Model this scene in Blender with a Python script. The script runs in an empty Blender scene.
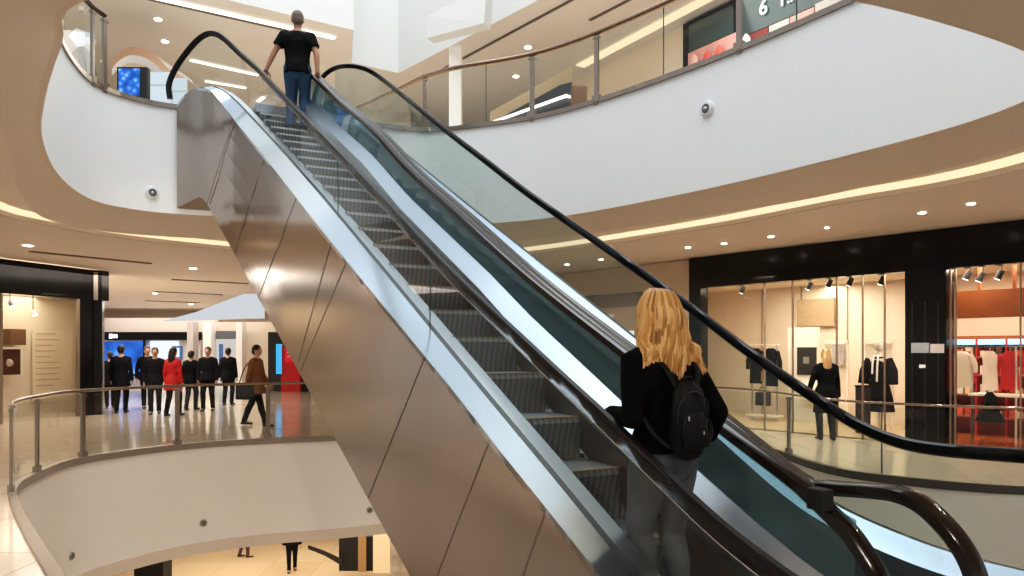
import bpy, bmesh, math, random
from mathutils import Vector, Matrix
random.seed(7)
SC = bpy.context.scene
COL = SC.collection
F, HX, HY, EYE = 760.0, 512.0, 350.0, 1.6      # focal length in pixels, horizon point, eye height
TH = math.radians(28.5); CT, ST = math.cos(TH), math.sin(TH)
ZU, ZB = 5.1, 3.57                              # upper floor level, underside of the upper slab

# ------------------------------------------------------------------ measured points
def at(px, py, Y): return Vector(((px-HX)/F*Y, Y, EYE-(py-HY)/F*Y))
def atz(px, py, z):
    Y = (EYE-z)*F/(py-HY); return Vector(((px-HX)/F*Y, Y, z))
def yv(px, v): return v/((px-HX)/F*CT+ST)        # depth on a vertical plane parallel to the escalators
def atv(px, py, v): return at(px, py, yv(px, v))
def sv(s, v, z): return Vector((v*CT-s*ST, v*ST+s*CT, z))
def interp(tab, x):
    if x <= tab[0][0]: return tab[0][1]+(tab[1][1]-tab[0][1])*(x-tab[0][0])/(tab[1][0]-tab[0][0])
    for a, b in zip(tab, tab[1:]):
        if x <= b[0]: break
    return a[1]+(b[1]-a[1])*(x-a[0])/(b[0]-a[0])
def smooth(pts, n=6, closed=False):
    pts = [Vector(p) for p in pts]; out = []; N = len(pts)
    for i in range(N if closed else N-1):
        if closed: p0, p1, p2, p3 = pts[i-1], pts[i], pts[(i+1) % N], pts[(i+2) % N]
        else: p0, p1, p2, p3 = pts[max(i-1, 0)], pts[i], pts[i+1], pts[min(i+2, N-1)]
        for k in range(n):
            t = k/n
            out.append(.5*((2*p1)+(p2-p0)*t+(2*p0-5*p1+4*p2-p3)*t*t+(3*p1-p0-3*p2+p3)*t**3))
    if not closed: out.append(pts[-1])
    return out

# ------------------------------------------------------------------ materials
MATS = {}
def mat(name, col, rough=.6, metal=0., noise=0., nscale=6., emit=None, es=1., spec=.5, bump=0., stretch=None, coat=0.):
    if name in MATS: return MATS[name]
    m = bpy.data.materials.new(name); m.use_nodes = True
    nt = m.node_tree; b = nt.nodes['Principled BSDF']
    b.inputs['Base Color'].default_value = (*col, 1); b.inputs['Roughness'].default_value = rough
    b.inputs['Metallic'].default_value = metal; b.inputs['Specular IOR Level'].default_value = spec
    b.inputs['Coat Weight'].default_value = coat
    if emit: b.inputs['Emission Color'].default_value = (*emit, 1); b.inputs['Emission Strength'].default_value = es
    if noise or bump:
        tc = nt.nodes.new('ShaderNodeTexCoord'); mp = nt.nodes.new('ShaderNodeMapping')
        if stretch: mp.inputs['Scale'].default_value = stretch
        nz = nt.nodes.new('ShaderNodeTexNoise'); nz.inputs['Scale'].default_value = nscale; nz.inputs['Detail'].default_value = 5
        nt.links.new(tc.outputs['Object'], mp.inputs[0]); nt.links.new(mp.outputs[0], nz.inputs[0])
        if noise:
            mx = nt.nodes.new('ShaderNodeMix'); mx.data_type = 'RGBA'
            mx.inputs[6].default_value = (*[c*(1-noise) for c in col], 1); mx.inputs[7].default_value = (*[min(1, c*(1+noise)) for c in col], 1)
            nt.links.new(nz.outputs[0], mx.inputs[0]); nt.links.new(mx.outputs[2], b.inputs['Base Color'])
        if bump:
            bp = nt.nodes.new('ShaderNodeBump'); bp.inputs['Strength'].default_value = bump; bp.inputs['Distance'].default_value = .01
            nt.links.new(nz.outputs[0], bp.inputs['Height']); nt.links.new(bp.outputs[0], b.inputs['Normal'])
    MATS[name] = m; return m
def emi(name, col, s):
    if name in MATS: return MATS[name]
    m = bpy.data.materials.new(name); m.use_nodes = True; nt = m.node_tree; nt.nodes.clear()
    e = nt.nodes.new('ShaderNodeEmission'); e.inputs[0].default_value = (*col, 1); e.inputs[1].default_value = s
    o = nt.nodes.new('ShaderNodeOutputMaterial'); nt.links.new(e.outputs[0], o.inputs[0]); MATS[name] = m; return m
def glass(name, tint, body=0., bodycol=(.3, .4, .4), refl=1.0):
    m = bpy.data.materials.new(name); m.use_nodes = True; nt = m.node_tree; nt.nodes.clear()
    tr = nt.nodes.new('ShaderNodeBsdfTransparent'); tr.inputs[0].default_value = (*tint, 1)
    df = nt.nodes.new('ShaderNodeBsdfDiffuse'); df.inputs[0].default_value = (*bodycol, 1)
    gl = nt.nodes.new('ShaderNodeBsdfGlossy'); gl.inputs['Roughness'].default_value = .02
    lw = nt.nodes.new('ShaderNodeLayerWeight'); lw.inputs[0].default_value = .5
    fr = nt.nodes.new('ShaderNodeMath'); fr.operation = 'POWER'; fr.inputs[1].default_value = 4.0
    mu = nt.nodes.new('ShaderNodeMath'); mu.operation = 'MULTIPLY_ADD'; mu.inputs[1].default_value = .55*refl; mu.inputs[2].default_value = .05*refl
    a = nt.nodes.new('ShaderNodeMixShader'); a.inputs[0].default_value = body
    b = nt.nodes.new('ShaderNodeMixShader'); o = nt.nodes.new('ShaderNodeOutputMaterial')
    L = nt.links.new
    L(tr.outputs[0], a.inputs[1]); L(df.outputs[0], a.inputs[2]); L(lw.outputs['Facing'], fr.inputs[0]); L(fr.outputs[0], mu.inputs[0]); L(mu.outputs[0], b.inputs[0])
    L(a.outputs[0], b.inputs[1]); L(gl.outputs[0], b.inputs[2]); L(b.outputs[0], o.inputs[0])
    MATS[name] = m; return m
def striped(name, c1, c2, axis, scale, rough=.5, metal=0.):
    m = bpy.data.materials.new(name); m.use_nodes = True; nt = m.node_tree; b = nt.nodes['Principled BSDF']
    b.inputs['Roughness'].default_value = rough; b.inputs['Metallic'].default_value = metal
    tc = nt.nodes.new('ShaderNodeTexCoord'); vm = nt.nodes.new('ShaderNodeVectorMath'); vm.operation = 'DOT_PRODUCT'; vm.inputs[1].default_value = axis
    s = nt.nodes.new('ShaderNodeMath'); s.operation = 'MULTIPLY'; s.inputs[1].default_value = scale
    f = nt.nodes.new('ShaderNodeMath'); f.operation = 'FRACT'; g = nt.nodes.new('ShaderNodeMath'); g.operation = 'GREATER_THAN'; g.inputs[1].default_value = .5
    mx = nt.nodes.new('ShaderNodeMix'); mx.data_type = 'RGBA'; mx.inputs[6].default_value = (*c1, 1); mx.inputs[7].default_value = (*c2, 1)
    L = nt.links.new
    L(tc.outputs['Object'], vm.inputs[0]); L(vm.outputs['Value'], s.inputs[0]); L(s.outputs[0], f.inputs[0]); L(f.outputs[0], g.inputs[0])
    L(g.outputs[0], mx.inputs[0]); L(mx.outputs[2], b.inputs['Base Color']); MATS[name] = m; return m
def tiled(name, c1, c2, size, rough):
    m = bpy.data.materials.new(name); m.use_nodes = True; nt = m.node_tree; b = nt.nodes['Principled BSDF']
    b.inputs['Roughness'].default_value = rough; b.inputs['Specular IOR Level'].default_value = .7
    tc = nt.nodes.new('ShaderNodeTexCoord'); br = nt.nodes.new('ShaderNodeTexBrick'); br.offset = 0
    br.inputs['Color1'].default_value = (*c1, 1); br.inputs['Color2'].default_value = (*c2, 1); br.inputs['Mortar'].default_value = (*[c*.6 for c in c1], 1)
    br.inputs['Scale'].default_value = 1; br.inputs['Mortar Size'].default_value = .006; br.inputs['Brick Width'].default_value = size; br.inputs['Row Height'].default_value = size
    nt.links.new(tc.outputs['Object'], br.inputs[0]); nt.links.new(br.outputs[0], b.inputs['Base Color']); MATS[name] = m; return m

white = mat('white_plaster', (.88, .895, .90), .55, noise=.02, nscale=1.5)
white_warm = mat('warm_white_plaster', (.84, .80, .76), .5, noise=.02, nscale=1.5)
beige = mat('beige_soffit', (.72, .66, .60), .6, noise=.03, nscale=2)
beige_pale = mat('pale_beige_soffit', (.79, .74, .68), .6, noise=.03, nscale=2)
beige_lip = mat('beige_lip', (.71, .62, .53), .5, noise=.03, nscale=2)
cream = mat('cream_wall', (.75, .66, .55), .7, noise=.03, nscale=2)
cream_lit = mat('cream_panel', (.78, .70, .58), .7, noise=.02)
stone = tiled('polished_stone', (.70, .59, .47), (.73, .62, .50), 1.2, .11)
steel = mat('brushed_steel', (.47, .42, .385), .2, 1., noise=.10, nscale=3, stretch=(1, 1, .15), bump=.02)
seam = mat('dark_seam', (.20, .17, .15), .5, .5)
deck_m = mat('polished_aluminium', (.68, .75, .82), .18, 1., noise=.05, nscale=1.2)
alum = mat('satin_aluminium', (.70, .74, .78), .30, 1.)
rubber = mat('black_rubber_rail', (.010, .010, .011), .26, spec=.35)
rubber_brown = mat('brown_black_rail', (.020, .013, .009), .18, spec=.45)
skirt_m = mat('skirt_steel', (.42, .40, .38), .35, 1.)
dark_skirt = mat('dark_skirt', (.10, .10, .10), .4, .6)
black_gloss = mat('black_gloss', (.008, .0075, .007), .14, spec=.3)
black_matt = mat('black_matt', (.02, .02, .021), .6)
bronze = mat('bronze_trim', (.07, .052, .042), .3, .6)
post_m = mat('post_steel', (.36, .31, .27), .25, 1.)
rail_wood = mat('rail_bronze', (.34, .24, .17), .25, .8)
glass_clear = glass('clear_glass', (.90, .94, .93), .0, (.5, .6, .6), .8)
glass_green = glass('pale_green_glass', (.80, .88, .86), .10, (.50, .60, .58))
glass_teal = glass('teal_glass', (.42, .56, .57), .50, (.20, .31, .33))
glass_shop = glass('shop_glass', (.96, .96, .95), .0, (1, 1, 1), .8)
tread_m = striped('grooved_tread', (.15, .16, .17), (.24, .26, .27), (CT*1, ST*1, 0), 26, .45, .3)
yellow = mat('ochre_edge', (.33, .22, .07), .6)
light_warm = emi('warm_cove_light', (1., .74, .47), 1.35)
light_white = emi('white_cove_light', (1., .93, .82), 2.2)
down_e = emi('downlight_lens', (1., .92, .80), 14.)
skin = mat('skin', (.55, .33, .24), .5)
skin_tan = mat('tanned_skin', (.42, .23, .15), .5)
hair_dark = mat('dark_hair', (.02, .014, .01), .5)
knit = mat('black_knit', (.006, .006, .007), .95, spec=.1, bump=.25, nscale=120)
tee = mat('black_cotton', (.007, .008, .009), .9, spec=.15, bump=.15, nscale=40)
denim_grey = mat('grey_denim', (.095, .105, .118), .8, noise=.5, nscale=9, bump=.5)
denim_blue = mat('blue_denim', (.035, .085, .16), .8, noise=.25, nscale=14, bump=.3)
shoe_w = mat('pale_shoe', (.6, .6, .6), .6)
shoe_b = mat('black_shoe', (.012, .012, .012), .4)
red_m = mat('red_cloth', (.50, .015, .015), .7)
wood_red = mat('red_brown_wood', (.30, .10, .035), .45, noise=.2, nscale=5, stretch=(1, 1, 8))
red_floor = mat('red_orange_floor', (.42, .13, .05), .15)

# ------------------------------------------------------------------ mesh helpers
class MB:
    def __init__(s): s.v = []; s.f = []; s.mi = []; s.ms = []
    def slot(s, m):
        if m not in s.ms: s.ms.append(m)
        return s.ms.index(m)
    def add(s, vs, fs, m):
        o = len(s.v); k = s.slot(m); s.v += [Vector(v) for v in vs]
        for f in fs: s.f.append([i+o for i in f]); s.mi.append(k)
        return s
    def quad(s, a, b, c, d, m): return s.add([a, b, c, d], [(0, 1, 2, 3)], m)
    def strip(s, A, B, m, closed=False):
        n = len(A); k = n if closed else n-1
        return s.add(list(A)+list(B), [(i, (i+1) % n, n+(i+1) % n, n+i) for i in range(k)], m)
    def box(s, c, dim, m, rz=0., rot=None, bev=0.):
        bm = bmesh.new(); bmesh.ops.create_cube(bm, size=1)
        bmesh.ops.scale(bm, vec=dim, verts=bm.verts)
        if bev: bmesh.ops.bevel(bm, geom=bm.edges[:], offset=bev, segments=3, affect='EDGES', profile=.6)
        R = rot if rot is not None else Matrix.Rotation(rz, 3, 'Z')
        vs = [R @ v.co+Vector(c) for v in bm.verts]; fs = [[v.index for v in f.verts] for f in bm.faces]
        bm.verts.index_update(); fs = [[v.index for v in f.verts] for f in bm.faces]; bm.free()
        return s.add(vs, fs, m)
    def bar(s, a, b, w, h, m, up=(0, 0, 1)):
        a, b = Vector(a), Vector(b); t = (b-a).normalized(); up = Vector(up)
        if abs(t.dot(up)) > .98: up = Vector((0, 1, 0))
        x = t.cross(up).normalized(); y = x.cross(t)
        q = [(-w/2, -h/2), (w/2, -h/2), (w/2, h/2), (-w/2, h/2)]
        vs = [p+x*i+y*j for p in (a, b) for i, j in q]
        return s.add(vs, [(0, 3, 2, 1), (4, 5, 6, 7)]+[(i, (i+1) % 4, 4+(i+1) % 4, 4+i) for i in range(4)], m)
    def loft(s, pts, radii, m, n=12, flat=False, side=None):
        """tube through pts; radii numbers or (rx, ry) with rx along side"""
        pts = [Vector(p) for p in pts]; R = [(r, r) if not isinstance(r, (tuple, list)) else r for r in radii]
        N = len(pts); T = [(pts[min(i+1, N-1)]-pts[max(i-1, 0)]).normalized() for i in range(N)]
        if side is None:
            side = Vector((1, 0, 0)) if abs(T[0].x) < .9 else Vector((0, 1, 0))
        X = Vector(side); rings = []
        def ring(p, t, X, rx, ry):
            X = (X-t*X.dot(t)).normalized(); Yv = t.cross(X)
            return [p+X*rx*math.cos(2*math.pi*k/n)+Yv*ry*math.sin(2*math.pi*k/n) for k in range(n)], X
        seq = []
        if not flat:
            for a in (80, 60, 35): seq.append((pts[0]-T[0]*min(R[0])*math.sin(math.radians(a)), T[0], R[0][0]*math.cos(math.radians(a)), R[0][1]*math.cos(math.radians(a))))
        for p, t, r in zip(pts, T, R): seq.append((p, t, *r))
        if not flat:
            for a in (35, 60, 80): seq.append((pts[-1]+T[-1]*min(R[-1])*math.sin(math.radians(a)), T[-1], R[-1][0]*math.cos(math.radians(a)), R[-1][1]*math.cos(math.radians(a))))
        vs = []
        for p, t, rx, ry in seq:
            r, X = ring(p, t, X, rx, ry); vs += r
        fs = [(i*n+k, i*n+(k+1) % n, (i+1)*n+(k+1) % n, (i+1)*n+k) for i in range(len(seq)-1) for k in range(n)]
        fs += [tuple(range(n-1, -1, -1)), tuple((len(seq)-1)*n+k for k in range(n))]
        return s.add(vs, fs, m)
    def ball(s, c, r, m, rot=None, seg=16):
        bm = bmesh.new(); bmesh.ops.create_uvsphere(bm, u_segments=seg, v_segments=seg*2//3, radius=1)
        r = (r, r, r) if not isinstance(r, (tuple, list)) else r
        R = rot or Matrix.Identity(3); bm.verts.index_update()
        vs = [R @ Vector((v.co.x*r[0], v.co.y*r[1], v.co.z*r[2]))+Vector(c) for v in bm.verts]
        fs = [[v.index for v in f.verts] for f in bm.faces]; bm.free(); return s.add(vs, fs, m)
    def sweep(s, pts, prof, m, side0, closed_prof=True):
        """profile (side, up) carried along pts by parallel transport"""
        pts = [Vector(p) for p in pts]; N = len(pts); X = Vector(side0); vs = []; k = len(prof)
        for i in range(N):
            t = (pts[min(i+1, N-1)]-pts[max(i-1, 0)]).normalized()
            X = (X-t*X.dot(t)).normalized(); U = X.cross(t)
            vs += [pts[i]+X*a+U*b for a, b in prof]
        fs = [(i*k+j, i*k+(j+1) % k, (i+1)*k+(j+1) % k, (i+1)*k+j) for i in range(N-1) for j in range(k)]
        fs += [tuple(range(k-1, -1, -1)), tuple((N-1)*k+j for j in range(k))]
        return s.add(vs, fs, m)
    def disc(s, c, nrm, r0, r1, d, m, n=24):
        """lathed plug facing nrm: radii r0 at back to r1 at front, depth d"""
        q = Vector(nrm).to_track_quat('Z', 'Y').to_matrix(); c = Vector(c)
        vs = [c+q @ Vector((r0*math.cos(2*math.pi*k/n), r0*math.sin(2*math.pi*k/n), 0)) for k in range(n)]
        vs += [c+q @ Vector((r1*math.cos(2*math.pi*k/n), r1*math.sin(2*math.pi*k/n), d)) for k in range(n)]
        fs = [(k, (k+1) % n, n+(k+1) % n, n+k) for k in range(n)]+[tuple(range(n-1, -1, -1)), tuple(n+k for k in range(n))]
        return s.add(vs, fs, m)
    def prism(s, poly, off, m):
        """planar polygon extruded by the vector off"""
        n = len(poly); off = Vector(off); A = [Vector(p) for p in poly]
        return s.add(A+[p+off for p in A], [tuple(range(n-1, -1, -1)), tuple(range(n, 2*n))]+[(i, (i+1) % n, n+(i+1) % n, n+i) for i in range(n)], m)
    def mesh(s, name, off=Vector((0, 0, 0))):
        me = bpy.data.meshes.new(name); me.from_pydata([v-off for v in s.v], [], s.f)
        for m in s.ms: me.materials.append(m)
        me.polygons.foreach_set('material_index', s.mi); me.update(); return me
def obj(name, mb, parent=None, smooth_=False, local=False, recalc=True):
    off = Vector((0, 0, 0))
    if parent is not None and not local: off = world_loc(parent)
    me = mb.mesh(name, off) if isinstance(mb, MB) else mb
    if recalc and isinstance(mb, MB):
        bm = bmesh.new(); bm.from_mesh(me); bmesh.ops.recalc_face_normals(bm, faces=bm.faces); bm.to_mesh(me); bm.free()
    if smooth_:
        me.polygons.foreach_set('use_smooth', [True]*len(me.polygons))
        try: me.set_sharp_from_angle(angle=math.radians(45))
        except Exception: pass
    o = bpy.data.objects.new(name, me); COL.objects.link(o)
    if parent is not None: o.parent = parent
    return o
def world_loc(p):
    l = Vector((0, 0, 0))
    while p is not None: l += p.location; p = p.parent
    return l
def tag(o, label, cat, group=None, kind=None):
    o['label'] = label; o['category'] = cat
    if group: o['group'] = group
    if kind: o['kind'] = kind
    return o
def thing(name, label, cat, loc=(0, 0, 0), rz=0., group=None):
    o = bpy.data.objects.new(name, None); COL.objects.link(o); o.location = loc; o.rotation_euler = (0, 0, rz)
    o.empty_display_size = .1
    return tag(o, label, cat, group)
def struct(name, mb, label=None, cat='structure', smooth_=False, recalc=True):
    o = obj(name, mb, None, smooth_, recalc=recalc); o['kind'] = 'structure'
    o['label'] = label or name.replace('_', ' '); o['category'] = cat; return o
def copy_tree(o, parent=None):
    c = o.copy(); COL.objects.link(c); c.parent = parent
    for ch in o.children: copy_tree(ch, c)
    return c

# ------------------------------------------------------------------ camera, world, lights
cam = bpy.data.cameras.new('camera'); co = bpy.data.objects.new('camera', cam); COL.objects.link(co)
co.location = (0, 0, EYE); co.rotation_euler = (math.pi/2, 0, 0)
cam.sensor_width = 36; cam.lens = 36*F/1024; cam.shift_y = (HY-288)/1024; cam.clip_start = .05; cam.clip_end = 300
SC.camera = co
SC.view_settings.view_transform = 'Standard'; SC.view_settings.look = 'None'
SC.view_settings.exposure = -0.10
SC.view_settings.use_curve_mapping = True
_c = SC.view_settings.curve_mapping.curves[3]
for _x, _y in ((.05, .030), (.20, .165), (.55, .55)): _c.points.new(_x, _y)
SC.view_settings.curve_mapping.update()
SC.cycles.transparent_max_bounces = 24; SC.cycles.max_bounces = 8; SC.cycles.sample_clamp_indirect = 6
w = bpy.data.worlds.new('world'); SC.world = w; w.use_nodes = True; nt = w.node_tree
tc = nt.nodes.new('ShaderNodeTexCoord'); sx = nt.nodes.new('ShaderNodeSeparateXYZ'); rp = nt.nodes.new('ShaderNodeValToRGB'); mr = nt.nodes.new('ShaderNodeMapRange')
mr.inputs[1].default_value = -1; mr.inputs[2].default_value = 1
nt.links.new(tc.outputs['Generated'], sx.inputs[0]); nt.links.new(sx.outputs[2], mr.inputs[0]); nt.links.new(mr.outputs[0], rp.inputs[0]); nt.links.new(rp.outputs[0], nt.nodes['Background'].inputs[0])
e = rp.color_ramp.elements; e[0].position = 0; e[0].color = (.62, .50, .38, 1); e[1].position = 1; e[1].color = (.85, .95, 1.05, 1)
q = rp.color_ramp.elements.new(.45); q.color = (.58, .49, .40, 1); q = rp.color_ramp.elements.new(.62); q.color = (.70, .72, .74, 1)
nt.nodes['Background'].inputs[1].default_value = 1.0
def area(name, loc, size, power, col, target=None, sy=None):
    l = bpy.data.lights.new(name, 'AREA'); l.energy = power; l.color = col; l.size = size
    if sy: l.shape = 'RECTANGLE'; l.size_y = sy
    o = bpy.data.objects.new(name, l); COL.objects.link(o); o.location = loc
    d = (Vector(target)-Vector(loc)) if target else Vector((0, 0, -1))
    o.rotation_euler = d.to_track_quat('-Z', 'Y').to_euler(); return o
area('skylight', (-1, 7.5, 22), 16, 4900, (.95, .985, 1.0))
area('concourse_lamps_left', (-12, 20, 3.45), 8, 850, (1, .90, .80))
area('concourse_lamps_far', (-15, 33, 3.4), 8, 430, (1, .93, .86))
area('lower_hall_lamps', (-7, 22, -2.3), 8, 480, (1, .86, .68))
area('upper_hall_lamps', (-5, 19, 8.5), 5, 130, (1, .97, .93), sy=3)
area('upper_shop_lamps', (3.5, 13.5, 8.5), 3, 120, (1, .97, .93))
def spot(loc, power, col=(1, .90, .78), size=150, target=None):
    l = bpy.data.lights.new('downlight_and_fill_beam', 'SPOT'); l.energy = power; l.color = col; l.spot_size = math.radians(size); l.spot_blend = .6; l.shadow_soft_size = .06
    o = bpy.data.objects.new('downlight_and_fill_beam', l); COL.objects.link(o); o.location = loc  # beam of a built downlight, also of the added fill spots
    if target: o.rotation_euler = (Vector(target)-Vector(loc)).to_track_quat('-Z', 'Y').to_euler()

for q_ in ((-4.6, 3.2), (-5.8, 5.6), (-6.8, 8.2), (-8.5, 10.6), (-8.2, 13.5), (4.9, 4.6), (6.2, 6.6), (6.6, 9.4), (5.2, 12.2), (3.6, 14.6), (-1, 1.0), (2.2, .8)):
    spot((q_[0], q_[1], 3.5), 105)  # unseen fill spots added so the floor bounces light onto the soffit
spot((-2.6, 3.6, 3.4), 420, size=70, target=(-4.5, 13, -1.2)); spot((-1.2, 3.4, 3.4), 300, size=70, target=(-5.5, 12, -1.2))  # two more unseen spots, added to brighten the left middle fascia
# ------------------------------------------------------------------ SETTING: slabs around the oval void
CEN = Vector((-.7, 8.0, 0))
def polar(curve, n=144):
    """closed star-shaped plan curve sampled at even angles about CEN"""
    P = [(math.atan2(p.y-CEN.y, p.x-CEN.x), (Vector((p.x, p.y, 0))-CEN).length) for p in curve]
    P.sort(); P = [(a-2*math.pi, r) for a, r in P]+P+[(a+2*math.pi, r) for a, r in P]
    out = []
    for k in range(n):
        a = -math.pi+2*math.pi*k/n; out.append((CEN.x+interp(P, a)*math.cos(a), CEN.y+interp(P, a)*math.sin(a)))
    return out
def lift(c, z): return [Vector((x, y, z)) for x, y in c]
def cl(*p): return smooth([(x, y, 0) for x, y in p], 6, True)
EDGE = polar(cl((-2.4, 4.28), (-2.9, 4.9), (-3.68, 5.99), (-4.4, 7.13), (-5.12, 8.6), (-5.5, 9.9), (-5.35, 10.55), (-4.95, 10.95), (-4.4, 11.15), (-3.5, 11.35), (-2.2, 11.85), (-1.4, 12.15), (-.65, 11.95), (.70, 11.22), (2.27, 9.43), (3.55, 7.4), (4.02, 6.3), (3.95, 5.6), (3.39, 5.02), (1.9, 4.28), (.5, 3.95), (-1, 3.95)))
BAND = polar(cl((-2.2, 3.6), (-3.0, 4.3), (-3.75, 5.3), (-4.45, 6.6), (-5.3, 8.1), (-6.1, 9.4), (-7.0, 11.4), (-6.7, 12.7), (-5.1, 13.6), (-3.2, 14.0), (-1, 14.2), (.93, 13.1), (2.76, 11.2), (3.74, 10.1), (4.6, 8.5), (4.94, 7.34), (4.85, 6), (4.1, 4.9), (2.9, 4.1), (1.4, 3.5), (-.8, 3.3)))
COVE = polar(cl((-3.6, 2.4), (-4.6, 3.8), (-5.6, 6), (-6.6, 8.3), (-7.5, 11.1), (-7.4, 12.2), (-6.96, 13.5), (-5.6, 15.1), (-3.6, 16.3), (-1.2, 16.6), (.45, 15.75), (3.1, 12.6), (4.45, 10.4), (5.25, 9.3), (5.65, 8.2), (5.8, 6.6), (5.2, 4.4), (3.6, 2.8), (1.4, 2.0), (-1.4, 1.8)))
def grow(c, d):
    return [(CEN.x+(x-CEN.x)*(1+d/math.hypot(x-CEN.x, y-CEN.y)), CEN.y+(y-CEN.y)*(1+d/math.hypot(x-CEN.x, y-CEN.y))) for x, y in c]
OUT = []
for x, y in EDGE:
    dx, dy = x-CEN.x, y-CEN.y; L = math.hypot(dx, dy); dx /= L; dy /= L
    t = min([30/abs(dx) if dx < -1e-6 else 1e9, 14/abs(dx) if dx > 1e-6 else 1e9, (40/abs(dy) if dy > 1e-6 else 1e9), 11/abs(dy) if dy < -1e-6 else 1e9])
    OUT.append((CEN.x+dx*t, CEN.y+dy*t))
m = MB(); m.strip(lift(EDGE, ZB), lift(EDGE, ZU), white, True)
struct('wall_upper', m, 'white curved fascia of the upper floor around the atrium', 'wall', True, recalc=False)
m = MB(); m.strip(lift(EDGE, ZU-.015), lift(grow(EDGE, -.03), ZU-.015), post_m, True); m.strip(lift(grow(EDGE, -.03), ZU-.015), lift(grow(EDGE, -.03), ZU+.05), post_m, True); m.strip(lift(grow(EDGE, -.03), ZU+.05), lift(grow(EDGE, .05), ZU+.05), post_m, True)
struct('trim_1', m, 'metal edge strip along the top of the upper fascia', 'trim')
m = MB(); m.strip(lift(EDGE, ZB), lift(grow(EDGE, .05), ZB-.01), beige_lip, True); m.strip(lift(grow(EDGE, .05), ZB-.01), lift(BAND, ZB), beige, True)
m.strip(lift(BAND, ZB), lift(BAND, ZB+.16), beige_lip, True); m.strip(lift(BAND, ZB+.16), lift(COVE, ZB+.16), beige_pale, True)
m.strip(lift(COVE, ZB+.16), lift(COVE, ZB+.02), beige, True)
# main ceiling from the cove outwards; opens towards the far hall
FAR = []
for (x, y), (cx, cy) in zip(OUT, COVE):
    FAR.append((x, y))
m.strip(lift(grow(COVE, .02), ZB+.02), lift(FAR, ZB+.02), beige, True)
struct('ceiling', m, 'beige stepped soffit under the upper floor', 'ceiling', True, recalc=False)
m = MB(); m.strip(lift(grow(COVE, -.15), ZB+.155), lift(grow(COVE, -.015), ZB+.09), light_warm, True)
struct('trim_2', m, 'warm cove light strip running round the soffit', 'light', recalc=False)
m = MB(); m.strip(lift(EDGE, ZU), lift(OUT, ZU), stone, True); struct('floor', m, 'upper floor slab', 'floor', recalc=False)
# dark slots in the left concourse ceiling
m = MB()
for (x0, y0), (x1, y1) in (((30, 252), (150, 264)), ((172, 280), (248, 284)), ((155, 292), (222, 295)), ((145, 301), (200, 303)), ((140, 311), (190, 312)), ((118, 318), (160, 319))):
    a, b = atz(x0, y0, ZB), atz(x1, y1, ZB); d = (b-a).normalized(); n = Vector((-d.y, d.x, 0))*.08
    m.prism([a-n, b-n, b+n, a+n], (0, 0, .03), mat('slot', (.16, .12, .09), .7))
struct('trim_3', m, 'dark linear slots in the left concourse ceiling', 'trim')

# middle floor with its void
MID = polar(cl((-5.12, 7.85), (-5.75, 8.8), (-6.1, 9.73), (-6.33, 11.16), (-5.6, 12.67), (-4.5, 13.5), (-3.26, 13.98), (-2.0, 14.5), (0, 14.9), (2.5, 14.5), (3.8, 13.4), (4.15, 12), (4.28, 10.3), (4.78, 9.45), (5.85, 8.75), (8, 8.2), (10, 6.5), (8.6, 4.6), (5, 3.9), (2.7, 3.2), (1.6, 2.55), (.6, 2.2), (-.7, 2.75), (-1.9, 3.7), (-3.22, 5.38), (-4.1, 6.5)))
m = MB(); m.strip(lift(MID, 0), lift(OUT, 0), stone, True)
struct('floor', m, 'glossy beige stone floor of the middle level', 'floor', recalc=False)
m = MB(); m.strip(lift(MID, -.06), lift(MID, -1.68), white_warm, True); m.strip(lift(MID, -1.68), lift(grow(MID, -.03), -1.68), beige_lip, True); m.strip(lift(grow(MID, -.03), -1.68), lift(grow(MID, -.03), -1.87), beige_lip, True)
m.strip(lift(grow(MID, -.03), -1.87), lift(OUT, -1.87), beige, True)
struct('wall_lower', m, 'white curved fascia of the middle level with a beige lip', 'wall', True, recalc=False)
m = MB(); rings = [lift(grow(MID, d), z) for d, z in ((0, -.07), (-.035, -.07), (-.035, .03), (.06, .03), (.06, 0))]
for r0, r1 in zip(rings, rings[1:]):
    for k in range(len(r0)):
        k2 = (k+1) % len(r0); m.quad(r0[k], r0[k2], r1[k2], r1[k], mat('trim_taupe', (.34, .29, .245), .35, .5) if r0[k].x < 1 else bronze)
struct('trim_4', m, 'dark metal edge strip along the middle floor opening', 'trim')
m = MB(); m.quad((-32, -4, -5.1), (16, -4, -5.1), (16, 50, -5.1), (-32, 50, -5.1), tiled('lower_stone', (.66, .52, .36), (.70, .56, .40), 1.5, .12))
struct('floor', m, 'beige floor of the lowest level', 'floor')

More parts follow.
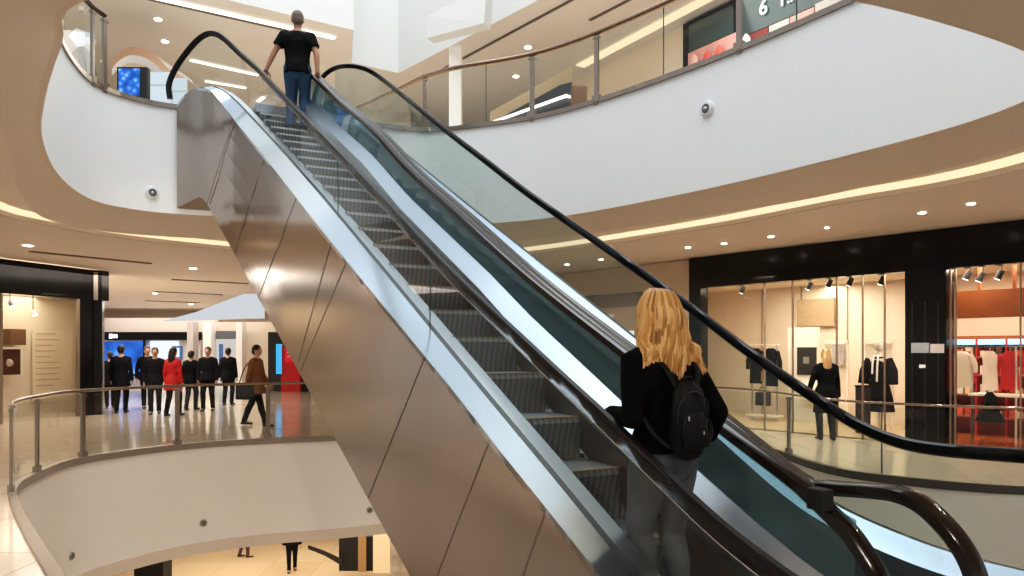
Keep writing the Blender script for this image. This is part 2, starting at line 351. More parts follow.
# third level: ceiling over the upper floor and white fascias
m = MB()
Z3 = 8.67
poly = [(-12, 11.2), (-5.74, 15.35), (-3.5, 16.8), (-3.95, 18.7), (-2.9, 19.4), (-1.2, 17.4), (.66, 15.2), (3.2, 11.8), (6.2, 7.2)]
far = [(-30, 20), (-20, 30), (-9, 34), (-6, 34), (-3, 34), (2, 34), (8, 30), (13, 20), (14, 12)]
m.strip([(x, y, Z3) for x, y in poly], [(x, y, Z3) for x, y in far], mat('upper_ceiling', (.74, .70, .66), .6, noise=.02))
struct('ceiling', m, 'beige ceiling over the upper floor', 'ceiling')
m = MB(); P = [Vector((x, y, Z3)) for x, y in poly]
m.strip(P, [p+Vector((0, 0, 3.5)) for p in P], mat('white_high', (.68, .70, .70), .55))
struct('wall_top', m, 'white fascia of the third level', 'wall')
m = MB()
for (x0, y0), (x1, y1), wd in (((148, -4), (335, 38), .13), ((190, 60), (258, 75), .10), ((205, 81), (246, 88), .08), ((246, 110), (264, 97), .10)):
    a, b = atz(x0, y0, Z3-.02), atz(x1, y1, Z3-.02); d = (b-a).normalized(); n = Vector((-d.y, d.x, 0))*wd/2
    m.prism([a-n, b-n, b+n, a+n], (0, 0, -.02), light_white)
a, b = atz(580, 66, Z3-.02), atz(712, -4, Z3-.02); d = (b-a).normalized(); n = Vector((-d.y, d.x, 0))*.13
m.prism([a-n, b-n, b+n, a+n], (0, 0, -.02), light_warm)
struct('trim_5', m, 'light strips set into the ceiling of the upper floor', 'light')
m = MB()
a, b = atz(118, -8, Z3-.01), atz(290, 31, Z3-.01); d = (b-a).normalized(); n = Vector((-d.y, d.x, 0))*.03
m.prism([a-n, b-n, b+n, a+n], (0, 0, -.02), seam)
for p, q in (((430, 76), (575, -2)), ((590, 20), (640, -6))):
    a, b = atz(*p, Z3-.01), atz(*q, Z3-.01); d = (b-a).normalized(); n = Vector((-d.y, d.x, 0))*.03
    m.prism([a-n, b-n, b+n, a+n], (0, 0, -.02), seam)
struct('trim_6', m, 'thin dark joints in the ceiling of the upper floor', 'trim')
# upper hall walls
m = MB(); m.quad((-16, 19.5, ZU), (-3, 22.5, ZU), (-3, 22.5, Z3), (-16, 19.5, Z3), mat('upper_back', (.74, .66, .57), .6))
struct('wall_back', m, 'beige back wall of the upper floor', 'wall')
LU0, LUd = Vector((4.35, 15.6, 0)), Vector((.54, -.84, 0)).normalized()
def onl(px, py, P0, d, k=0.):
    n = Vector((-d.y, d.x, 0))
    if n.y < 0: n = -n
    P = P0+n*k; a = (px-HX)/F
    t = (a*P.y-P.x)/(d.x-a*d.y); q = P+d*t
    return at(px, py, q.y)
m = MB(); a, b = LU0-LUd*6.5, LU0+LUd*9
m.quad((a.x, a.y, ZU), (b.x, b.y, ZU), (b.x, b.y, Z3), (a.x, a.y, Z3), mat('upper_right_wall', (.78, .70, .58), .6))
struct('wall_right', m, 'pale wall of the upper floor behind the glass', 'wall')

# ------------------------------------------------------------------ ESCALATORS
V1, V2a, V2b, V3 = 1.864, 2.47, 2.60, 3.58
W = Vector((CT, ST, 0)); U = Vector((-ST, CT, 0))
Y1TAB = [(160, 11.0), (170, 11.0), (200, 10.98), (225, 10.88), (240, 10.66), (250, 10.42), (259, yv(259, V1))]
def y1(px): return interp(Y1TAB, px) if px < 259 else yv(px, V1)
VC = 1.70
YCTAB = [(160, 10.95), (177, 10.93), (205, 10.86), (225, 10.72), (240, 10.38), (250, 9.98), (260, 9.42), (275, yv(275, VC))]
def yc(px): return interp(YCTAB, px) if px < 275 else yv(px, VC)
HR1px = [(170, 99), (169, 84), (177, 66), (191, 47), (203, 36), (213, 33.5), (224, 39), (240, 54), (259, 70.5), (275, 88), (310, 124), (350, 166), (395, 214), (440, 263), (480, 303), (520, 341), (560, 379), (604, 420), (660, 474), (720, 530), (780, 577), (815, 600), (850, 628)]
HR2px = [(309, 113), (308, 98), (311, 84), (316, 73), (324, 78), (340, 95), (376, 130), (412, 167), (470, 221), (530, 276), (580, 317), (626, 354), (670, 388), (714, 421), (750, 449), (784, 472)]
HR3px = [(313, 112), (315, 95), (322, 78), (333, 69), (346, 66), (362, 68), (378, 76), (410, 101), (444, 129), (487, 162), (530, 195), (605, 247), (680, 300), (745, 349), (805, 391), (835, 411), (862, 427), (900, 442), (945, 450), (1024, 456), (1090, 461)]
DKpx = [(177, 105), (182, 97), (191, 90), (203, 87), (213, 93), (222, 104), (235, 121), (270, 164), (305, 209), (340, 253), (400, 326), (455, 393), (500, 451), (550, 513), (601, 577), (650, 640)]   # outer deck, outer edge
DIpx = [(181, 105), (190, 95), (200, 88), (212, 86), (224, 92), (236, 102), (254, 121), (285, 155), (312, 186), (340, 219), (410, 304), (483, 393), (560, 486), (634, 577), (700, 655)]   # its inner edge at the glass
def path(pxs, fY, n=6): return smooth([at(x, y, fY(x)) for x, y in pxs], n)
H1 = path(HR1px, y1)
H2 = path(HR2px, lambda x: yv(x, V2b-.03 if x > 316 else V2b) if x > 318 else 10.0, 6)
H3 = path(HR3px, lambda x: interp([(300, 11.35), (333, 11.3), (346, 11.15), (378, yv(378, V3))], x) if x < 378 else yv(x, V3))
def tread_z(s): return interp([(1.0, 0.), (2.1, .02), (2.45, .29), (3.3, .93), (4.4, 1.62), (7.4, 3.14), (10.45, 4.60), (11.1, 4.93), (11.45, 5.10), (13, 5.10)], s)
def zhr(s): return interp([(1.5, .90), (1.98, .98), (2.67, 1.30), (3.4, 1.65), (4.46, 2.15), (6.5, 3.19), (10.1, 5.03), (11, 5.45), (12, 5.95)], s)
RAILP = [(-.04, -.012), (-.036, .014), (-.02, .024), (.02, .024), (.036, .014), (.04, -.012), (.026, -.026), (-.026, -.026)]
GUIDE = [(-.013, -.020), (.013, -.020), (.013, -.040), (-.013, -.040)]
esc1 = thing('escalator', 'escalator carrying the two riders, brushed steel side and black handrails', 'escalator', (-1, 6, 0), group='pair of escalators')
esc2 = thing('escalator', 'empty escalator running beside the riders behind tinted glass', 'escalator', (1, 6, 0), group='pair of escalators')
# steel side of the truss (left), underside
def ytop(x): return interp(DKpx, x)
def ybot(x): return interp([(177, 208), (199, 197), (205, 200), (410, 576), (480, 706), (520, 775), (660, 800)], x)
xs = [177, 180, 184, 190, 196, 199, 203, 207, 213, 219, 227, 235]+list(range(245, 661, 10))
top = [at(x, ytop(x), yc(x)) for x in xs]; bot = [at(x, ybot(x), yc(x)) for x in xs]
m = MB()
rows = [[t.lerp(b, k/6) for t, b in zip(top, bot)] for k in range(7)]
for r0, r1 in zip(rows, rows[1:]): m.strip(r0, r1, steel)
cut = lambda v: [Vector((b.x, b.y, b.z))+W*v for b in bot]
obj('side_cladding', m, esc1, True)
m = MB()
for p, q_ in (((233, 121), (207, 204)), ((264, 158), (234, 254)), ((296, 198), (258, 298)), ((331, 243), (298, 362)), ((346, 262), (300, 372)), ((424, 358), (368, 498)), ((489, 440), (428, 598)), ((545, 510), (500, 640))):
    def cp(p): return at(p[0], p[1], yc(p[0]))+Vector((-.002*CT, -.004, 0))
    a, b = Vector((*p, 0)), Vector((*q_, 0)); pts = [a.lerp(b, i/8) for i in range(9)]
    m.strip([at(t.x-.35, t.y, yc(t.x-.35)-(.035 if t.x < 285 else .008)) for t in pts], [at(t.x+.35, t.y, yc(t.x+.35)-(.035 if t.x < 285 else .008)) for t in pts], seam)
obj('panel_joint', m, esc1)
m = MB(); m.strip(bot, cut(.85), skirt_m); m.quad(top[0], bot[0], bot[0]+W*.85, top[0]+W*.85, steel); obj('underside', m, esc1, True)
m = MB(); m.strip(cut(.86), cut(2.05), skirt_m); bt = cut(2.05); m.strip(bt, [sv(-b.x*ST+b.y*CT, V3+.02, max(zhr(-b.x*ST+b.y*CT)-1.15, b.z)) for b in bt], steel); obj('underside', m, esc2, True)
# left outer deck
xs2 = [177, 183, 191, 203, 213, 222, 235, 270, 305, 340, 400, 455, 500, 550, 601, 650]
O = smooth([at(x, y, yc(x)) for x, y in DKpx], 5); I = smooth([at(x, y, y1(x)) for x, y in DIpx], 5)
def resample(P, n):
    L = [0]
    for a, b in zip(P, P[1:]): L.append(L[-1]+(b-a).length)
    out = []
    for k in range(n):
        t = L[-1]*k/(n-1); i = 0
        while i < len(L)-2 and L[i+1] < t: i += 1
        out.append(P[i].lerp(P[i+1], (t-L[i])/max(1e-9, L[i+1]-L[i])))
    return out
O, I = resample(O, 60), resample(I, 60)
m = MB(); m.strip(O, I, deck_m); m.strip(O, [p-Vector((0, 0, .035)) for p in O], alum)
obj('outer_deck', m, esc1, True)
m = MB(); J = [p+W*.025+Vector((0, 0, .012)) for p in I]; m.strip(I, J, mat('glass_gasket', (.03, .035, .04), .4)); K = [p+W*.10-Vector((0, 0, .015)) for p in J]; m.strip(J, K, alum)
K2 = [p-Vector((0, 0, .5)) for p in K]; m.strip(K, K2, dark_skirt)
obj('inner_deck', m, esc1, True)
# left glass and its rail
m = MB(); Hg = resample(H1, 90); Ig = resample(I, 90)
gx = [172, 180, 190, 200, 210, 220, 230, 240, 250, 259]+list(range(275, 870, 12))
def onpath(pxs, x): return interp(pxs, x)
HRf = [p for p in HR1px if p[0] >= 169]
HRs = sorted(HR1px[2:]); HRs = [(170, 84)]+HRs
m.strip([at(x, onpath(HRs, x)+2, y1(x)) for x in gx], [at(x, max(onpath(DIpx, x), onpath(HRs, x)+2), y1(x)) for x in gx], glass_clear)
obj('glass_panel', m, esc1)
for gxp in (430, 338):
    m = MB(); yt, yb = onpath(HRs, gxp), onpath(DIpx, gxp); m.bar(at(gxp, yt, y1(gxp)), at(gxp, yb, y1(gxp)), .006, .012, mat('glass_edge', (.05, .09, .09), .3)); obj('glass_joint', m, esc1)
m = MB(); m.sweep(H1, RAILP, rubber, -W); obj('handrail', m, esc1, True)
m = MB(); m.sweep(H1[52:], GUIDE, alum, -W); obj('handrail_guide', m, esc1, True)
# right balustrade of the first escalator: rail, tinted glass, sloping silver skirt panel
def low(P, dz): return [p+Vector((0, 0, dz)) for p in P]
S2 = [10.6-.2*i for i in range(46)]
S2 = [s for s in S2 if s > 1.95]+[1.93]
def zr2(s): return interp([(1.75, .92), (2.0, 1.0), (2.3, 1.10), (2.69, 1.27), (3.37, 1.58), (4.44, 2.09), (6.68, 3.28), (7.75, 3.92), (9.16, 4.66), (10.26, 5.27), (10.6, 5.4)], s)
def gap2(s): return interp([(1.5, .34), (3, .29), (5, .23), (10, .30)], s)
topl = [sv(s, V2b-.05, zr2(s)-.03) for s in S2]; midl = [sv(s, V2b-.06, zr2(s)-gap2(s)) for s in S2]
m = MB(); m.strip(topl, midl, glass_teal); obj('glass_panel', m, esc1)
ina = [sv(s, V2b-.065, zr2(s)-gap2(s)) for s in S2]; inb = [sv(s, V2b-.17, zr2(s)-gap2(s)-.10) for s in S2]; inc = [sv(s, V2b-.18, zr2(s)-gap2(s)-.20) for s in S2]; ind = [sv(s, V2b-.14, tread_z(s)-.15) for s in S2]
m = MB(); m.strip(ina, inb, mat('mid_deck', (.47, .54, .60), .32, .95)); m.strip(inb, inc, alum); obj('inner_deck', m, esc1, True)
m = MB(); m.strip(inc, ind, mat('brown_skirt', (.22, .19, .16), .35, .8)); obj('skirt_panel', m, esc1, True)
H2f = smooth([sv(s, V2b-.05, z) for s, z in [(11.25, 5.05), (11.3, 5.2), (11.2, 5.42), (10.95, 5.52), (10.6, 5.42)]]+[sv(s, V2b-.05, zr2(s)) for s in (10.26, 9.16, 7.75, 6.68, 5.5, 4.44, 3.37, 2.69)]+[atv(790, 476, V2b-.05), atv(812, 495, V2b-.05), atv(832, 514, V2b-.05), atv(850, 532, V2b-.05), atv(866, 555, V2b-.05), atv(880, 580, V2b-.05), atv(886, 612, V2b-.05)], 6)
m = MB(); m.sweep(H2f, [(a*1.15, b*1.15) for a, b in RAILP], rubber_brown, -W); obj('handrail', m, esc1, True)
m = MB(); m.sweep([p for p in H2f if p.z > .95], GUIDE, alum, -W); obj('handrail_guide', m, esc1, True)
# second escalator: near rail, far rail with pale green glass, decks
H2b = smooth([sv(s, V2b+.04, z) for s, z in [(11.25, 5.05), (11.3, 5.2), (11.2, 5.40), (10.95, 5.50), (10.6, 5.40)]]+[sv(s, V2b+.04, zr2(s)-.02) for s in (10.26, 9.16, 7.75, 6.68, 5.5, 4.44, 3.37, 2.69)]+[atv(x, y, V2b+.04) for x, y in ((800, 479), (830, 487), (870, 490), (900, 494), (925, 506), (950, 530), (968, 556), (979, 585), (982, 620))], 6)
m = MB(); m.sweep(H2b, [(a*1.15, b*1.15) for a, b in RAILP], rubber_brown, -W); obj('handrail', m, esc2, True)
m = MB(); c = atv(820, 499, V2b-.10); m.box(c, (.06, .085, .085), black_matt, TH, bev=.008); obj('rail_bracket', m, esc2, True)
bt = [sv(s, V2b+.04, max(1.07, zr2(s))-.05) for s in S2+[1.65]]; bb = [sv(s, V2b+.06, max(1.07, zr2(s))-.60) for s in S2+[1.65]]
m = MB(); m.strip(bt, bb, glass_clear); obj('glass_panel', m, esc2)
S3 = [10.9-.2*i for i in range(51)]
B2px = [(330, 100), (360, 118), (403, 152), (465, 203), (530, 255), (580, 295), (632, 336), (680, 375), (720, 413), (760, 448), (800, 481), (840, 507), (890, 530), (950, 552), (1024, 571), (1100, 586)]
B2 = smooth([atv(x, y, V3) if x > 362 else at(x, y, interp([(330, 11.2), (362, yv(362, V3))], x)) for x, y in B2px], 5)
m = MB(); g3x = list(range(335, 378, 6))+list(range(378, 1091, 14))
H3s = sorted(HR3px[3:])
def y3(x): return yv(x, V3) if x >= 378 else interp([(300, 11.35), (333, 11.3), (346, 11.15), (378, yv(378, V3))], x)
m.strip([at(x, interp(H3s, x)+2, y3(x)) for x in g3x], [at(x, interp(B2px, x), y3(x)) for x in g3x], glass_green)
obj('glass_panel', m, esc2)
_e = H3[-1]; _s = -_e.x*ST+_e.y*CT; H3 = H3+[sv(_s-a, V3, _e.z-b) for a, b in ((.12, .03), (.22, .10), (.28, .2), (.30, .32), (.27, .45), (.2, .55))]
m = MB(); m.sweep(H3, [(a*.8, b*.8) for a, b in RAILP], rubber, -W); obj('handrail', m, esc2, True)
i1 = [p-W*.005 for p in B2]; i2 = [p-W*.13-Vector((0, 0, .075)) for p in B2]; i3 = [p-W*.16-Vector((0, 0, .13)) for p in B2]; i4 = [p-W*.16-Vector((0, 0, .95)) for p in B2]
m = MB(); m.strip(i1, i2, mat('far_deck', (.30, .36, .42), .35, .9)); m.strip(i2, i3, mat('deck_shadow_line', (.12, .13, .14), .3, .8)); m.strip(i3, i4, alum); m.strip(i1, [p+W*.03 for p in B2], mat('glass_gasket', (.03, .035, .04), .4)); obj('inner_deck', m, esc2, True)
# steps
def steps(par, va, vb, s0, n, pitch, drop=0.):
    for i in range(n):
        s = s0+i*pitch; z = max(.02, tread_z(s+pitch*.25)-drop); zb = z-max(.2, tread_z(s+pitch)-tread_z(s)+.05)
        m = MB(); r = .02
        prof = [(s+pitch+.06, z), (s+.0, z), (s-.012, z-.03), (s+.03, z-.16), (s+.05, zb-.05), (s+pitch+.06, zb-.05)]
        m.prism([sv(a, va, b) for a, b in prof], W*(vb-va), tread_m)
        m.prism([sv(s-.004, va+.004, z+.001), sv(s+.018, va+.004, z+.001), sv(s+.018, va+.004, z+.004), sv(s-.004, va+.004, z+.004)], W*(vb-va-.008), yellow)
        obj('step', m, par)
NST = 24; PIT = .385
steps(esc1, V1+.10, V2b-.145, 2.12, NST, PIT)
steps(esc2, V2b+.12, V3-.17, 2.12, NST, PIT, .52)
# landings with comb plates
for par, va, vb in ((esc1, V1+.1, V2b-.13), (esc2, V2b+.12, V3-.17)):
    m = MB()
    m.prism([sv(2.14, va, .03), sv(.9, va, .03), sv(.9, va, -.1), sv(2.14, va, -.1)], W*(vb-va), alum); obj('comb_plate', m, par); m = MB()
    m.prism([sv(11.25, va, 5.12), sv(13.2, va, 5.12), sv(13.2, va, 5.0), sv(11.25, va, 5.0)], W*(vb-va), alum)
    obj('comb_plate', m, par)
# dark fill below the steps so the truss is closed
for par, va, vb in ((esc1, V1+.06, V2b-.11), (esc2, V2b+.08, V3-.15)):
    m = MB(); ss = [2.2+.4*i for i in range(24)]
    dz = .42 if par is esc1 else .95; m.strip([sv(s, va, tread_z(s)-dz) for s in ss], [sv(s, vb, tread_z(s)-dz) for s in ss], dark_skirt); obj('truss_pan', m, par)

# ------------------------------------------------------------------ BALUSTRADES on the floors
def seg(curve, p0, p1, n=40):
    """part of a sampled plan curve between the samples nearest two points"""
    def near(p): return min(range(len(curve)), key=lambda i: (curve[i][0]-p[0])**2+(curve[i][1]-p[1])**2)
    a, b = near(p0), near(p1); N = len(curve)
    f = [curve[(a+i) % N] for i in range((b-a) % N+1)]; g = [curve[(a-i) % N] for i in range((a-b) % N+1)]
    return f if len(f) < len(g) else g
def px_of(p): return HX+F*p[0]/p[1]
def balustrade(label, plan, z, h, post_px, mglass, rail_prof, rail_mat, joints=()):
    P = resample([Vector((x, y, z)) for x, y in plan], 60); b = P[30]
    t = thing('glass_balustrade', label, 'railing', (b.x, b.y, z))
    m = MB(); m.strip([p+Vector((0, 0, .04)) for p in P], [p+Vector((0, 0, h-.05)) for p in P], mglass); obj('glass_panel', m, t)
    m = MB(); m.sweep([p+Vector((0, 0, h)) for p in P], rail_prof, rail_mat, Vector((P[1].y-P[0].y, P[0].x-P[1].x, 0))); obj('handrail', m, t, True)
    for pp in list(post_px):
        i = min(range(len(P)), key=lambda k: abs(px_of(P[k])-pp)); p = P[i]; d = (P[min(i+1, 59)]-P[max(i-1, 0)]).normalized()
        m = MB(); a = math.atan2(d.y, d.x)
        m.box(p+Vector((0, 0, h/2-.04)), (.075, .035, h), post_m, a, bev=.006); m.box(p+Vector((0, 0, .05)), (.13, .07, .1), post_m, a, bev=.006); m.box(p+Vector((0, 0, h-.07)), (.12, .05, .03), post_m, a, bev=.004); obj('post', m, t)
    if joints:
        for pp in joints:
            m = MB(); p = min(P, key=lambda k: abs(px_of(k)-pp)); m.bar(p+Vector((0, 0, .04)), p+Vector((0, 0, h-.05)), .012, .014, mat('glass_edge', (.05, .09, .09), .3)); obj('glass_joint', m, t)
    return t
TUBE = [(.03*math.cos(k*math.pi/5), .024*math.sin(k*math.pi/5)) for k in range(10)]
left_plan = seg(MID, (-5.2, 7.95), (-3.0, 14.1))
balustrade('glass railing with bronze rail round the middle floor, left of the escalators', grow(left_plan, .03), 0, 1.0, (10, 36, 81, 178, 264), glass_clear, TUBE, post_m)
right_plan = seg(MID, (3.0, 14.2), (8.5, 8.0))
balustrade('glass railing in front of the clothes shop, right of the escalators', grow(right_plan, .03), 0, .93, (787, 1100), glass_clear, [(a*.7, b*.7) for a, b in TUBE], post_m, (880,))
up_plan = [(x, y) for x, y in smooth([(-3.6, 15.2, 0), (-2.8, 13.95, 0), (-1.46, 12.5, 0)], 8) for x, y in [(x, y)]] if False else [(-3.5, 14.8), (-2.7, 13.9), (-1.9, 13.0), (-1.45, 12.45)]+[p for p in seg(EDGE, (-.9, 12.1), (4.0, 6.2)) if p[0] > -1.0]
balustrade('glass railing with brown handrail on the white upper fascia at the right', [(x, y) for x, y in up_plan], ZU, .98, (425, 536, 600, 738), glass_clear, [(a*1.3, b*1.5) for a, b in TUBE], rail_wood, (491, 668, 790))
upl = [p for p in seg(EDGE, (-5.0, 8.3), (-4.9, 10.95)) if px_of(p) < 112]
m = None
t = balustrade('short glass railing with dark post on the upper left fascia', upl, ZU, 1.0, (93, 107), glass_clear, [(a*1.2, b*1.2) for a, b in TUBE], bronze)

# ------------------------------------------------------------------ small round fixtures
def nozzle(px, py, curve, z, r, label, dark=False, group='round fixtures on the fascias'):
    i = min((k for k in range(len(curve)) if curve[k][1] > 7.5), key=lambda k: abs(px_of(curve[k])-px)); p = Vector((*curve[i], 0)); q = curve[(i+1) % len(curve)]; q0 = curve[i-1]
    c = at(px, py, p.y); d = Vector((q[0]-q0[0], q[1]-q0[1], 0)).normalized(); n = Vector((d.y, -d.x, 0))
    if n.dot(CEN-p) < 0: n = -n
    c = Vector((p.x, p.y, c.z))
    t = thing('air_nozzle', label, 'vent', c, group=group)
    ring = mat('nozzle_ring', (.78, .79, .79), .35) if not dark else mat('nozzle_ring_bronze', (.42, .36, .30), .35, .3)
    m = MB(); m.disc(c-n*.005, n, r, r*.92, .03, ring); obj('ring', m, t, True)
    m = MB(); m.disc(c+n*.02, n, r*.60, r*.52, .016, mat('nozzle_dark', (.10, .105, .105), .4)); obj('core', m, t, True)
    m = MB(); m.ball(c+n*.03+Vector((0, 0, -r*.1)), r*.36, mat('nozzle_eye', (.35, .37, .37), .25, .4)); obj('eye', m, t, True)
    if not dark:
        m = MB(); m.disc(c+n*.026, n, r*.80, r*.72, .012, ring); m.disc(c+n*.036, n, r*.56, r*.52, .006, mat('nozzle_dark', (.10, .105, .105), .4)); obj('collar', m, t, True)
nozzle(147, 193, EDGE, 0, .10, 'round silver air nozzle on the white upper fascia beside the steel cladding')
nozzle(711, 109, EDGE, 0, .105, 'round silver air nozzle on the white fascia below the upper glass railing')
nozzle(73, 556, MID, 0, .06, 'small dark spotlight low on the curved end of the middle fascia', True)
nozzle(207, 523, MID, 0, .065, 'small dark spotlight in the middle of the lower white fascia', True)
nozzle(363, 510, MID, 0, .06, 'small dark spotlight on the lower fascia beside the steel cladding', True)
def downlight(px, py, z, r, label, group, power=0):
    c = atz(px, py, z)
    if power: spot(c-Vector((0, 0, .06)), power)
    t = thing('ceiling_downlight', label, 'light', c, group=group)
    m = MB(); m.disc(c+Vector((0, 0, .01)), (0, 0, -1), r*1.35, r*1.2, .02, mat('downlight_rim', (.75, .72, .68), .4)); obj('rim', m, t, True)
    m = MB(); m.disc(c+Vector((0, 0, .0)), (0, 0, -1), r*.95, r*.9, .022, down_e); obj('lens', m, t, True)
RD = (((688, 247), 'leftmost of the downlights over the clothes shop'), ((724, 243), 'second downlight from the left over the clothes shop'), ((771, 236), 'third downlight from the left over the clothes shop'), ((827, 227), 'small faint downlight in the middle of the row over the shop header'), ((922, 212), 'brighter downlight over the black shop column'), ((971, 203), 'rightmost downlight over the clothes shop'), ((567, 264), 'downlight seen through the glass just right of the silver deck'), ((601, 259), 'downlight seen through the glass beside the long black handrail'))
for (p, l) in RD: downlight(p[0], p[1], ZB+.02, .055 if p[0] != 827 else .035, l, 'downlights over the right walkway', 90)
for (p, l) in (((28, 245), 'bright round downlight above the left shop'), ((193, 268), 'small downlight in the left ceiling between two slots'), ((155, 293), 'far downlight in the left ceiling beside a slot'), ((191, 304), 'farthest downlight in the left ceiling')):
    downlight(p[0], p[1], ZB+.02, .09, l, 'downlights over the left walkway', 40)
for (p, l) in (((158, 19), 'upper of the downlights behind the top left glass'), ((165, 41), 'lower of the downlights behind the top left glass'), ((516, 76), 'downlight behind the upper glass between two posts'), ((528, 47), 'downlight just above the brown upper handrail')):
    downlight(p[0], p[1], Z3, .08, l, 'downlights over the upper floor')

# ------------------------------------------------------------------ RIGHT SHOP
L0, Ld = Vector((4.3, 16.0, 0)), Vector((.62, -.78, 0)).normalized()
NI = Vector((.78, .62, 0)).normalized()         # into the shop
LA = math.atan2(Ld.y, Ld.x)
def L(px, py, k=0.): return onl(px, py, L0, Ld, k)
def Lz(px, z, k=0.): p = L(px, HY, k); return Vector((p.x, p.y, z))
def panel(m, x0, x1, z0, z1, k, depth, mt, x0b=None):
    """slab parallel to the shop front between two pixel columns"""
    a, b = Lz(x0, z0, k), Lz(x1, z0, k); up = Vector((0, 0, z1-z0))
    m.prism([a, b, b+up, a+up], NI*depth, mt); return m
m = MB()
a, b = L0-Ld*9, Lz(689, 0); m.quad(a, b, b+Vector((0, 0, ZB)), a+Vector((0, 0, ZB)), mat('side_wall', (.62, .50, .38), .5))
struct('wall_side', m, 'beige wall beside the black shop front', 'wall')
K = 3.2
m = MB(); a, b = Lz(640, 0, K), Lz(1120, 0, K); up = Vector((0, 0, 3.1)); m.quad(a, b, b+up, a+up, cream)
a2, b2 = Lz(690, 0, .1), Lz(1125, 0, .1); m.quad(a2+up, b2+up, b+up, a+up, cream_lit); m.quad(a2, a, a+up, a2+up, cream); m.quad(b2, b, b+up, b2+up, cream)
struct('wall_shop', m, 'cream interior walls and ceiling of the clothes shop', 'wall')
m = MB()
for x in (762, 801, 847, 884): panel(m, x-.4, x+.4, 0, 3.1, K-.03, .02, mat('panel_gap', (.35, .27, .19), .7))
struct('trim_7', m, 'thin joints between the cream wall panels of the shop', 'trim')
sf = thing('shop_front', 'black framed clothes shop front with tall glass panes', 'storefront', Lz(850, 0))
m = MB(); panel(m, 689, 1150, 2.93, ZB+.01, -.08, .25, black_gloss); obj('header', m, sf)
m = MB(); panel(m, 689, 700.5, 0, 2.95, -.08, .25, black_gloss); obj('jamb', m, sf)
m = MB(); panel(m, 905, 945, 0, 2.95, -.1, .35, black_gloss)
for x in (912, 925, 938): panel(m, x-.4, x+.4, .1, 2.4, -.106, .01, mat('column_line', (.035, .03, .03), .3))
obj('column', m, sf)
for x in (764, 792, 836, 862, 884, 950, 955, 1020):
    m = MB(); wd = .9 if x not in (950, 955) else 1.5; panel(m, x-wd/2, x+wd/2, 0, 2.95, -.02, .05, mat('mullion', (.34, .27, .20), .3, .6) if x != 764 else mat('thin_mullion', (.30, .25, .2), .4)); obj('mullion', m, sf)
for x0, x1 in ((700, 905), (945, 1150)):
    m = MB(); a, b = Lz(x0, .02, 0), Lz(x1, .02, 0); up = Vector((0, 0, 2.92)); m.quad(a, b, b+up, a+up, glass_shop); obj('pane', m, sf)
m = MB(); panel(m, 911, 929, 1.55, 1.72, -.12, .02, mat('plaque', (.30, .33, .36), .3)); panel(m, 930, 944, 1.55, 1.70, -.12, .02, mat('plaque_pale', (.45, .42, .40), .3)); obj('plaque', m, sf)
m = MB()
for i in range(3):      # tiny pale lettering below the plaque
    panel(m, 919+i*2.3, 920.6+i*2.3, 1.30, 1.36, -.115, .012, mat('sign_white', (.8, .8, .8), .4)) if i != 1 else m.disc(Lz(922, 1.33, -.105), -NI, .03, .03, .006, mat('sign_white', (.8, .8, .8), .4))
obj('lettering', m, sf)
area('shop_lamps', Lz(800, 3.05, 1.5), 2.6, 150, (1, .87, .70))
area('shop_lamps_2', Lz(985, 3.05, 1.3), 1.6, 120, (1, .80, .62))
# textured panel, white display niche with picture, frames
o = obj('wall_panel', panel(MB(), 797, 834, 2.15, 2.78, K-.12, .06, mat('woven_panel', (.42, .31, .20), .8, noise=.4, nscale=30, bump=.5))); tag(o, 'brown woven panel high on the cream shop wall', 'wall panel')
t = thing('display_niche', 'tall white display frame holding a black picture in the shop', 'display', Lz(802, 0, 2.2))
m = MB(); panel(m, 788, 817, 0, 2.1, 2.2, .12, mat('display_white', (.88, .82, .72), .5)); obj('frame', m, t)
m = MB(); panel(m, 797, 816, 1.05, 1.66, 2.17, .04, black_matt); panel(m, 803, 809, 1.30, 1.45, 2.165, .01, mat('photo_grey', (.25, .24, .22), .5)); obj('picture', m, t)
m = MB(); panel(m, 798, 816, .72, .80, 2.0, .25, mat('display_white', (.88, .82, .72), .5)); panel(m, 800, 814, .45, .72, 2.05, .18, cream); obj('shelf', m, t)
def gown_frame(x0, x1, label):
    t = thing('display_stand', label, 'display', Lz((x0+x1)/2, 0, 1.9))
    for x in (x0, x1):
        m = MB(); panel(m, x-.8, x+.8, 0, 1.78, 1.9, .05, mat('display_white', (.88, .82, .72), .5)); obj('leg', m, t)
    m = MB(); panel(m, x0-.8, x1+.8, 1.73, 1.80, 1.9, .05, mat('display_white', (.88, .82, .72), .5)); obj('crossbar', m, t)
    m = MB(); panel(m, x0, x1, .1, 1.73, 2.0, .03, cream_lit); obj('backboard', m, t)
gown_frame(824, 847, 'white display frame behind the shopper in black')
gown_frame(864, 893, 'white display frame behind the black dressed mannequin')
o = obj('poster', panel(MB(), 832, 844, 1.3, 1.72, 1.86, .02, mat('grey_print', (.45, .42, .40), .6, noise=.5, nscale=9))); tag(o, 'grey printed poster on the frame behind the shopper', 'poster')
